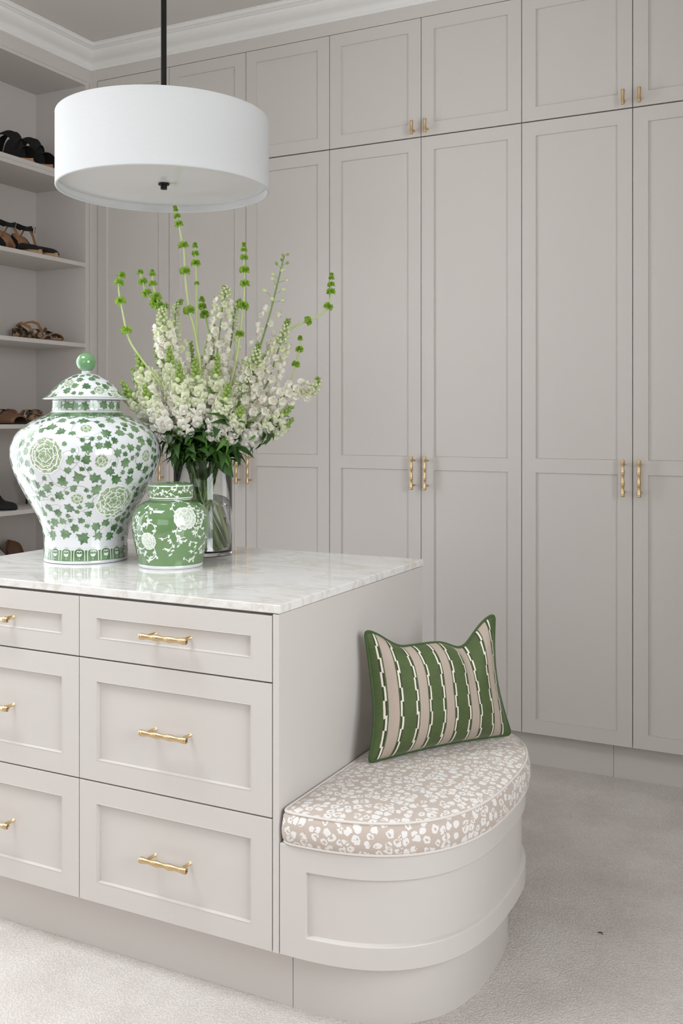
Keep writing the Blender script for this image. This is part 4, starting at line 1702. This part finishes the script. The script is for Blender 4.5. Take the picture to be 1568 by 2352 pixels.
DL_LABEL = {
    'D1': 'white delphinium spire at the upper left of the bouquet',
    'D1b': 'budding delphinium tip behind the upper left spire',
    'D2': 'full white delphinium spire at the bouquet centre',
    'D2b': 'pale budding delphinium just right of the central spire',
    'D3': 'tall sparse delphinium with round buds on long stalks, right of centre',
    'D4': 'white delphinium with large open florets on the right shoulder',
    'D4b': 'short white delphinium tucked in front right of centre',
    'D5': 'delphinium sweeping out low to the right, tip curling up',
    'D6': 'white delphinium hidden deep behind the central snapdragons'}
for k, (d, pts, fz) in DELPH.items():
    root = thing('delphinium', DL_LABEL[k], 'flower', VC, 'white delphiniums in the glass vase')
    c = make_stem(root, pts, d, M['stem'], .0036, .0024 if k == 'D3' else .0013, 60)
    n0 = frac_of(c, VC.z + HV + .085)
    N = len(c) - 1
    total = 84 if k not in ('D3', 'D5') else (36 if k == 'D3' else 60)
    ang = rng.uniform(0, 6)
    for q in range(total):
        t = q / (total - 1)
        x = n0 + (N - n0) * (t ** .95)
        i = min(int(x), N - 1)
        p = c[i].lerp(c[i + 1], x - i)
        tan = (c[min(i + 1, N)] - c[i - 1]).normalized()
        ang += 2.4
        rd = Vector((math.cos(ang), math.sin(ang), 0))
        rd = (rd - tan * rd.dot(tan)).normalized()
        outd = (rd + tan * (.25 + .5 * t)).normalized()
        if t < fz:
            ln = .027 * (1 - .35 * t)
            pos = p + outd * ln
            sc = (1.85 - .60 * t / fz) * rng.uniform(.88, 1.12)
            face = (rd * 1.0 + tan * rng.uniform(-.25, .35)).normalized()
            me = rng.choice(ME_DEL_W) if t < fz * .75 else rng.choice(ME_DEL_C + ME_DEL_W[:1])
            inst('floret', me, root, mtx=orient(pos, face, tan, sc))
        else:
            u = (t - fz) / (1 - fz)
            ln = (.044 if k == 'D3' else .018) * (1 - .70 * u)
            pos = p + outd * ln
            sc = (1.45 - .70 * u) * (1.3 if k == 'D3' else 1.0)
            inst('bud', ME_BUD_P if u < .72 else ME_BUD_G, root, mtx=orient(pos, outd, tan, sc))
            if q % 1 == 0:
                MB().tube([p, p + outd * ln * .5 + tan * .0015, pos], .0006, 5, caps=False).build('pedicel', M['stem'], root, smooth=True)
    add_leaves(root, c, 14, ME_LEAF)
    vase_leaves(root, c, 4)

SN_LABEL = {
    'S1': 'white snapdragon with green tip at the far upper left',
    'S2': 'leftmost white snapdragon leaning over the ginger jar',
    'S3': 'white snapdragon with a pale green tip left of the tallest stem',
    'S4': 'front white snapdragon with green tip below the tallest stem',
    'S5': 'front centre white snapdragon with an upright green tip',
    'S6': 'white snapdragon with a long green tip right of the front centre',
    'S7': 'front white snapdragon with a short green tip low at right of centre',
    'S8': 'low white snapdragon above the big dark leaf',
    'S9': 'white snapdragon splayed out low to the right',
    'S10': 'white snapdragon filling the lower left front',
    'S11': 'white snapdragon behind the upper left delphinium spire',
    'S12': 'white snapdragon behind the central delphinium spire',
    'S13': 'white snapdragon behind the right filler sprigs',
    'S14': 'white snapdragon at the back, behind the tallest bells of Ireland',
    'S16': 'white snapdragon behind the ginger jar lid, second from the left edge',
    'S17': 'low white snapdragon reaching left behind the ginger jar lid',
    'S15': 'lowest pale snapdragon drooping at the right side'}
for k, (d, pts) in SNAPS.items():
    lab = SN_LABEL.get(k, 'white snapdragon packed in the back of the bouquet')
    root = thing('snapdragon', lab, 'flower', VC, 'white snapdragons in the glass vase')
    c = make_stem(root, pts, d, M['stem'], .0036, .0016, 60)
    n0 = frac_of(c, VC.z + HV + (rng.uniform(.050, .075) if k in ('S7', 'S8', 'S9', 'S15') else rng.uniform(.078, .130)))
    N = len(c) - 1
    total = 44
    ang = rng.uniform(0, 6)
    for q in range(total):
        t = q / (total - 1)
        x = n0 + (N - n0) * t
        i = min(int(x), N - 1)
        p = c[i].lerp(c[i + 1], x - i)
        tan = (c[min(i + 1, N)] - c[i - 1]).normalized()
        ang += 2.4
        rd = Vector((math.cos(ang), math.sin(ang), 0))
        rd = (rd - tan * rd.dot(tan)).normalized()
        if t < .68:
            if q % 4 == 3:
                continue
            sc = (1.46 - .55 * t) * rng.uniform(.9, 1.1)
            axis = (rd + tan * (.25 * t - .10)).normalized()
            me = rng.choice(ME_SNAP_W) if t < .40 + rng.uniform(-.15, .15) else rng.choice(ME_SNAP_C)
            inst('blossom', me, root, mtx=orient(p + axis * .0165 * sc, axis, tan, sc))
        else:
            u = (t - .68) / .32
            axis = (rd + tan * (.5 + .9 * u)).normalized()
            sc = 2.05 - 1.05 * u
            inst('bud', ME_BUD_P if u < .15 else ME_BUD_G, root, mtx=orient(p + axis * .0052 * sc, axis, tan, sc))
    add_leaves(root, c, 24, ME_LEAF, (.7, 1.15))
    vase_leaves(root, c, 5)
    for q in range(7):
        i = rng.randint(n0, int(n0 + (N - n0) * .8))
        a = rng.uniform(0, 6.28)
        dv = (Vector((math.cos(a), math.sin(a), .5))).normalized()
        tn = (c[min(i + 1, N)] - c[i - 1]).normalized()
        zx = (tn - dv * tn.dot(dv)).normalized()
        mt = Matrix((dv.cross(zx), dv, zx)).transposed().to_4x4() @ Matrix.Scale(rng.uniform(.42, .68), 4)
        mt.translation = c[i]
        inst('leaf', ME_LEAF[2], root, mtx=mt)
    if k == 'S8':
        p = c[frac_of(c, VC.z + HV + .02)]
        dirv = (CR * .55 - CF * .45 - Vector((0, 0, .75))).normalized()
        zax = (-CF + dirv * CF.dot(dirv)).normalized()
        mt = Matrix((dirv.cross(zax), dirv, zax)).transposed().to_4x4()
        mt.translation = p
        inst('leaf', ME_LEAF_BIG, root, mtx=mt)

FI_LABEL = {'G1': 'yellow-green filler sprig at the right middle of the bouquet', 'G2': 'yellow-green filler sprig leaning right, lower of the two at right middle', 'G3': 'small green filler sprig in front of the right snapdragons'}
for k, (d, pts) in FILLS.items():
    root = thing('filler_sprig', FI_LABEL[k], 'flower', VC, 'green filler sprigs in the glass vase')
    c = make_stem(root, pts, d, M['stem'], .0022, .0010, 48)
    N = len(c) - 1
    n0 = int(N * .70)
    for q in range(26):
        i = rng.randint(n0, N - 1)
        a = rng.uniform(0, 6.28)
        out = (Vector((math.cos(a), math.sin(a), rng.uniform(.2, 1.0)))).normalized()
        ln = rng.uniform(.012, .032)
        pos = c[i] + out * ln
        inst('bud', ME_BUD_G if rng.random() < .6 else ME_BUD_P, root, mtx=orient(pos, out, Vector((0, 0, 1)), rng.uniform(.45, .8)))
        if q % 2 == 0:
            MB().tube([c[i], pos], .0005, 4, caps=False).build('pedicel', M['stem'], root)
    add_leaves(root, c, 5, ME_LEAF)

# ---------------------------------------------------------------- shoes on the shelves
class Shoe:
    """local frame: +x toe, +y left, z up; placed with the toe towards the shelf front"""
    def __init__(self, name, label, toe, yaw, L, group):
        self.L = L
        self.root = thing(name, label, 'shoe', (toe[0] - L * math.cos(yaw), toe[1] - L * math.sin(yaw), toe[2]), group)
        self.c, self.s = math.cos(yaw), math.sin(yaw)
        self.o = self.root.location.copy()

    def w(self, p):
        x, y, z = p
        return (self.o.x + x * self.c - y * self.s, self.o.y + x * self.s + y * self.c, self.o.z + z)

    def width(self, t, W):
        return W * (.36 + .10 * math.sin(PI * min(1, t / .25)) * (t < .25) + .16 * sst(.35, .72, t)) * (1 - .98 * sst(.80, 1.0, t) ** 2.2) * (.55 + .45 * sst(0, .08, t))

    def sole(self, name, mat, W, zt, zb, n=26):
        rows = []
        for lo in (True, False):
            for sgn in (1, -1):
                rows.append([])
        top_l, top_r, bot_r, bot_l = [], [], [], []
        for i in range(n + 1):
            t = i / n
            w = max(.0015, self.width(t, W))
            x = self.L * t
            a, b = zt(t), zb(t)
            top_l.append(self.w((x, w, a)))
            top_r.append(self.w((x, -w, a)))
            bot_r.append(self.w((x, -w * .97, b)))
            bot_l.append(self.w((x, w * .97, b)))
        m = MB()
        b0 = m.grid([top_l, top_r, bot_r, bot_l], closed_v=True)
        nn = n + 1
        m.idx([b0, b0 + nn, b0 + 2 * nn, b0 + 3 * nn])
        m.idx([b0 + n, b0 + 3 * nn + n, b0 + 2 * nn + n, b0 + nn + n])
        return m.build(name, mat, self.root, bevel=.001)

    def band(self, name, mat, pts, wv, th=.0025, parent=None):
        """strap: centre line pts with width vectors (same length list or one vector)"""
        m = MB()
        n = len(pts)
        A, B, C, D = [], [], [], []
        for i, p in enumerate(pts):
            p = Vector(p)
            t = Vector(pts[min(i + 1, n - 1)]) - Vector(pts[max(i - 1, 0)])
            w = Vector(wv[i] if isinstance(wv, list) else wv)
            nn = t.cross(w)
            if nn.length < 1e-9:
                nn = Vector((0, 0, 1))
            nn = nn.normalized() * th / 2
            A.append(self.w(p - w / 2 + nn))
            B.append(self.w(p + w / 2 + nn))
            C.append(self.w(p + w / 2 - nn))
            D.append(self.w(p - w / 2 - nn))
        b = m.grid([A, B, C, D], closed_v=True)
        m.idx([b, b + n, b + 2 * n, b + 3 * n])
        m.idx([b + n - 1, b + 4 * n - 1, b + 3 * n - 1, b + 2 * n - 1])
        return m.build(name, mat, parent or self.root, smooth=False)

    def over(self, name, mat, x0, x1, W, h, wid, zbase, n=14, lean=0.0):
        """strap going over the foot from (x0,+w) to (x1,-w)"""
        pts = []
        w0 = self.width(x0 / self.L, W)
        w1 = self.width(x1 / self.L, W)
        for i in range(n + 1):
            a = PI * i / n
            f = i / n
            x = x0 + (x1 - x0) * f + lean * math.sin(a)
            y = (w0 * (1 - f) + w1 * f) * math.cos(a) * 1.02
            pts.append((x, y, zbase + h * math.sin(a) ** .7))
        return self.band(name, mat, pts, Vector((wid, 0, -lean * .3)))

    def upper(self, name, mat, W, t0, t1, h0, h1, zt, n=12, m_=10, closed_toe=True):
        """dome over the front part of the foot"""
        rows = []
        for i in range(n + 1):
            t = t0 + (t1 - t0) * i / n
            w = self.width(t, W) * 1.03 + .001
            h = h0 + (h1 - h0) * (i / n)
            if closed_toe:
                h *= (1 - .85 * sst(.86, 1.0, t))
            row = []
            for k in range(m_ + 1):
                a = PI * k / m_
                row.append(self.w((self.L * t, w * math.cos(a), zt(t) - .004 + (h + .004) * math.sin(a) ** .75)))
            rows.append(row)
        m = MB()
        m.grid(rows)
        o = m.build(name, mat, self.root, smooth=True)
        s = o.modifiers.new('thick', 'SOLIDIFY')
        s.thickness = .002
        s.offset = -1
        return o

    def counter(self, name, mat, W, t1, h, zt, flare=1.0, n=16):
        """heel cup wrapping the back of the foot"""
        rows = [[], [], []]
        for i in range(n + 1):
            f = i / n * 2 - 1
            t = t1 * abs(f) ** 1.3
            w = self.width(max(t, .004), W) * (1 if abs(f) > .08 else .4) * math.copysign(1, f) * min(1, abs(f) * 3)
            hh = h * (1 - .72 * abs(f) ** 1.6)
            for r, q in zip(rows, (0, .5, 1.0)):
                r.append(self.w((self.L * t - .002 - .004 * math.sin(q * PI * .7) * (1 - abs(f)), w * (1 + .02 * q), zt(t) - .003 + (hh + .003) * q)))
        m = MB()
        m.grid(rows)
        o = m.build(name, mat, self.root, smooth=True)
        s = o.modifiers.new('thick', 'SOLIDIFY')
        s.thickness = .0028
        return o


FX = XS - .006
# --- top shelf: black strappy slides
for k, (ty, lab) in enumerate(((3.292, 'black cross-strap sandal on the top shelf, nearest the frame edge'), (3.412, 'black cross-strap sandal on the top shelf, half behind the lamp shade'))):
    s = Shoe('sandal', lab, (FX - .004, ty, SHZ[0]), .03, .262, 'black sandals on the top shelf')
    zt = lambda t: .015 + .020 * (1 - sst(0, .6, t)) + .004 * sst(.9, 1, t)
    zb = lambda t: .0003 if True else 0
    s.sole('sole', M['tan'], .095, zt, lambda t: .0004 + .003 * sst(.86, 1, t))
    s.over('strap', M['suede_black'], .205, .190, .098, .062, .080, .012)
    s.over('strap', M['suede_black'], .135, .165, .098, .100, .060, .014, lean=.02)
    # broad ankle loop leaning forward
    lp = []
    for i in range(21):
        a = PI * i / 20
        lp.append((.020 + .165 * (1 - math.cos(a)) / 2 + .0 * i, (.036) * math.cos(a * .5 + .2) * (1 if i < 99 else 1), .022 + .128 * math.sin(a) ** .8))
    s.band('ankle_strap', M['suede_black'], lp, Vector((.020, .034, .020)), .004)
    lp = [(p[0] + .004, -p[1] * .8, p[2] * .98) for p in lp]
    s.band('ankle_strap', M['suede_black'], lp, Vector((.020, .030, .020)), .004)
    s.counter('heel_counter', M['suede_black'], .095, .22, .075, zt)

# --- second shelf: espadrilles
for k, (ty, lab) in enumerate(((3.342, 'black and tan espadrille sandal on the second shelf, front one'), (3.442, 'black and tan espadrille sandal with loose buckled strap, second shelf'))):
    s = Shoe('espadrille', lab, (FX - .002, ty, SHZ[1]), .05, .245, 'espadrilles on the second shelf')
    zt = lambda t: .022 + .016 * (1 - sst(0, .6, t))
    s.sole('jute_sole', M['jute'], .09, zt, lambda t: .0004)
    s.upper('toe_cap', M['suede_black'], .094, .60, .965, .036, .016, zt)
    s.counter('heel_counter', M['suede_black'], .09, .30, .092, zt)
    s.counter('lining', M['tan'], .080, .28, .090, lambda t: zt(t) + .002)
    lp = []
    for i in range(25):
        a = 2 * PI * (i / 24) * .86 + 2.5
        lp.append((.050 + .038 * math.cos(a), .027 * math.sin(a), .150 - .020 * math.cos(a) * .4 + .004 * math.sin(2 * a)))
    s.band('ankle_strap', M['suede_black'], lp, Vector((.006, 0, .020)), .003)
    s.band('strap', M['tan'], [(.012, .010, .10), (.020, .018, .125), (.034, .022, .150), (.062, .018, .150), (.085, .020, .112), (.098, .024, .065), (.105, .028, .035)], Vector((.012, 0, .004)), .003)
    if k == 1:
        e = Vector(lp[-1])
        b = s.band('strap_end', M['suede_black'], [e, e + Vector((.018, -.004, -.006)), e + Vector((.036, -.008, -.012))], Vector((.003, 0, .018)), .003)
        q = e + Vector((.040, -.009, -.013))
        MB().tube([s.w(q + Vector(v)) for v in ((0, 0, .012), (.014, 0, .014), (.010, 0, -.013), (-.004, 0, -.012))], .0013, 6, closed=True).build('buckle', M['black'], b, smooth=True)

# --- third shelf: snake print sandal
s = Shoe('sandal', 'snake print strappy sandal with tan slingback on the third shelf', (FX - .003, 3.466, SHZ[2]), .06, .262, 'snake print sandals')
zt = lambda t: .010 + .012 * (1 - sst(0, .5, t))
s.sole('sole', M['tan_dark'], .09, zt, lambda t: .0004)
s.sole('footbed', M['snake'], .086, lambda t: zt(t) + .0035, lambda t: zt(t) - .001)
s.over('strap', M['snake'], .222, .215, .092, .026, .034, .010)
s.over('strap', M['snake'], .185, .160, .092, .040, .026, .010)
s.over('strap', M['snake'], .150, .185, .092, .042, .024, .010)
s.over('strap', M['snake'], .120, .110, .092, .050, .022, .012)
s.counter('heel_counter', M['snake'], .09, .26, .050, zt)
s.band('slingback', M['tan'], [(.135, .026, .030), (.125, .027, .060), (.105, .026, .088), (.075, .024, .098), (.045, .022, .096), (.020, .014, .088), (.010, 0, .080), (.018, -.014, .084), (.05, -.024, .090), (.10, -.026, .070), (.13, -.026, .03)], Vector((.010, 0, .010)), .003)
s.band('tie_end', M['tan_dark'], [(.165, -.01, .046), (.178, -.012, .058), (.19, -.014, .052)], Vector((.004, 0, .016)), .004)
s.band('side_strap', M['snake'], [(.0, .014, .085), (.022, .020, .066), (.05, .026, .045), (.085, .03, .028)], Vector((.010, 0, .014)), .003)

# --- fourth shelf: low snake print flats
for k, (ty, lab, mt) in enumerate(((3.245, 'plain brown flat sandal at the frame edge, fourth shelf', M['tan_dark']), (3.400, 'snake print flat sandal on the fourth shelf, left of the jar lid', M['snake']))):
    s = Shoe('sandal', lab, (FX - .004, ty, SHZ[3]), .04, .250, 'flat sandals on the fourth shelf')
    zt = lambda t: .009 + .006 * (1 - sst(0, .5, t))
    s.sole('sole', M['suede_black'], .09, zt, lambda t: .0004)
    s.upper('vamp', mt, .092, .58, .90, .050, .030, zt)
    s.over('strap', mt, .125, .105, .092, .058, .026, .008)
    s.band('tie', mt, [(.09, .02, .05), (.13, .022, .060), (.175, .012, .056), (.20, .0, .048)], Vector((.004, .004, .016)), .004)
    s.counter('heel_counter', mt, .09, .26, .048, zt)

# --- fifth shelf: black pumps
for k, (tx, ty, lab) in enumerate(((FX - .010, 3.195, 'black high-heeled pump at the frame edge on the fifth shelf'), (FX + .000, 3.470, 'black stiletto pump on the fifth shelf, its heel beside the ginger jar'))):
    s = Shoe('pump', lab, (tx, ty, SHZ[4]), .02, .235, 'black pumps on the fifth shelf')
    HH = .098
    zt = lambda t: .006 + HH * (1 - sst(.08, .70, t))
    s.sole('sole', M['suede_black'], .082, lambda t: zt(t), lambda t: max(.0004, zt(t) - .006 - .010 * (1 - sst(0, .25, t))))
    s.upper('vamp', M['suede_black'], .085, .56, 1.0, .036, .024, zt)
    s.counter('heel_counter', M['suede_black'], .082, .58, .056, zt)
    m = MB()
    pr = [(.016, .105, .008), (.013, .090, .010), (.0085, .070, .012), (.0058, .045, .013), (.0045, .020, .014), (.0045, .0004, .014)]
    rows = []
    for r_, z, x in pr:
        rows.append([s.w((x + .008 + r_ * math.cos(2 * PI * j / 10) * 1.0, r_ * math.sin(2 * PI * j / 10), z)) for j in range(10)])
    b = m.grid(rows, closed_u=True)
    m.idx([b + 50 + j for j in range(10)])
    m.build('heel', M['suede_black'], s.root, smooth=True)

# --- sixth shelf: brown heels, only their tops show, and a pale cloth bag
for k, (tx, ty, lab) in enumerate(((FX - .03, 3.30, 'brown block-heeled ankle shoe on the low shelf, left of the ginger jar foot'), (FX - .03, 3.42, 'brown block-heeled ankle shoe on the low shelf, touching the ginger jar outline'))):
    s = Shoe('ankle_shoe', lab, (tx, ty, SHZ[5]), .03, .24, 'brown ankle shoes on the low shelf')
    zt = lambda t: .012 + .075 * (1 - sst(.1, .65, t))
    s.sole('sole', M['tan_dark'], .086, zt, lambda t: max(.0004, zt(t) - .012))
    s.upper('vamp', M['tan_dark'], .09, .40, 1.0, .110, .035, zt)
    s.counter('heel_counter', M['tan_dark'], .088, .42, .125, zt)
    m = MB()
    rows = []
    for z, r_ in ((.085, .028), (.05, .024), (.0004, .022)):
        rows.append([s.w((.034 + dx * r_, dy * r_, z)) for dx, dy in ((-1, -.9), (.8, -1), (1.0, 0), (.8, 1), (-1, .9), (-1.25, 0))])
    b = m.grid(rows, closed_u=True)
    m.idx([b + 12 + j for j in range(6)])
    m.idx([b + j for j in range(6)][::-1])
    m.build('heel', M['tan_dark'], s.root, bevel=.002)
m = MB()
rb = random.Random(5)
rows = []
for j in range(15):
    v = j / 14
    row = []
    for i in range(28):
        a = 2 * PI * i / 28
        rr = math.sin(PI * (.06 + .92 * v) ** .8) ** .6
        wr = 1 + .10 * math.sin(5 * a + 6 * v) + .07 * math.sin(11 * a - 9 * v)
        row.append((XS - .135 + .105 * rr * wr * math.cos(a), 3.185 + .085 * rr * wr * math.sin(a), SHZ[5] + .001 + .200 * v + (.010 * math.sin(4 * a + 3 * v) * v)))
    rows.append(row)
b = m.grid(rows, closed_u=True)
m.idx([b + i for i in range(28)][::-1])
m.idx([b + 14 * 28 + i for i in range(28)])
tag(m.build('shoe_bag', M['cloth'], None, smooth=True), 'crumpled pale grey cloth bag on the low shelf at the frame edge', 'bag')

# ---------------------------------------------------------------- lint speck on the carpet
m = MB()
m.tube([(-.578, 2.560, .001), (-.573, 2.557, .004), (-.568, 2.560, .003), (-.564, 2.556, .001)], [.0008, .0016, .0014, .0007], 6)
tag(m.build('lint_speck', M['lint'], None, smooth=True), 'tiny dark lint speck on the carpet right of the bench', 'lint')
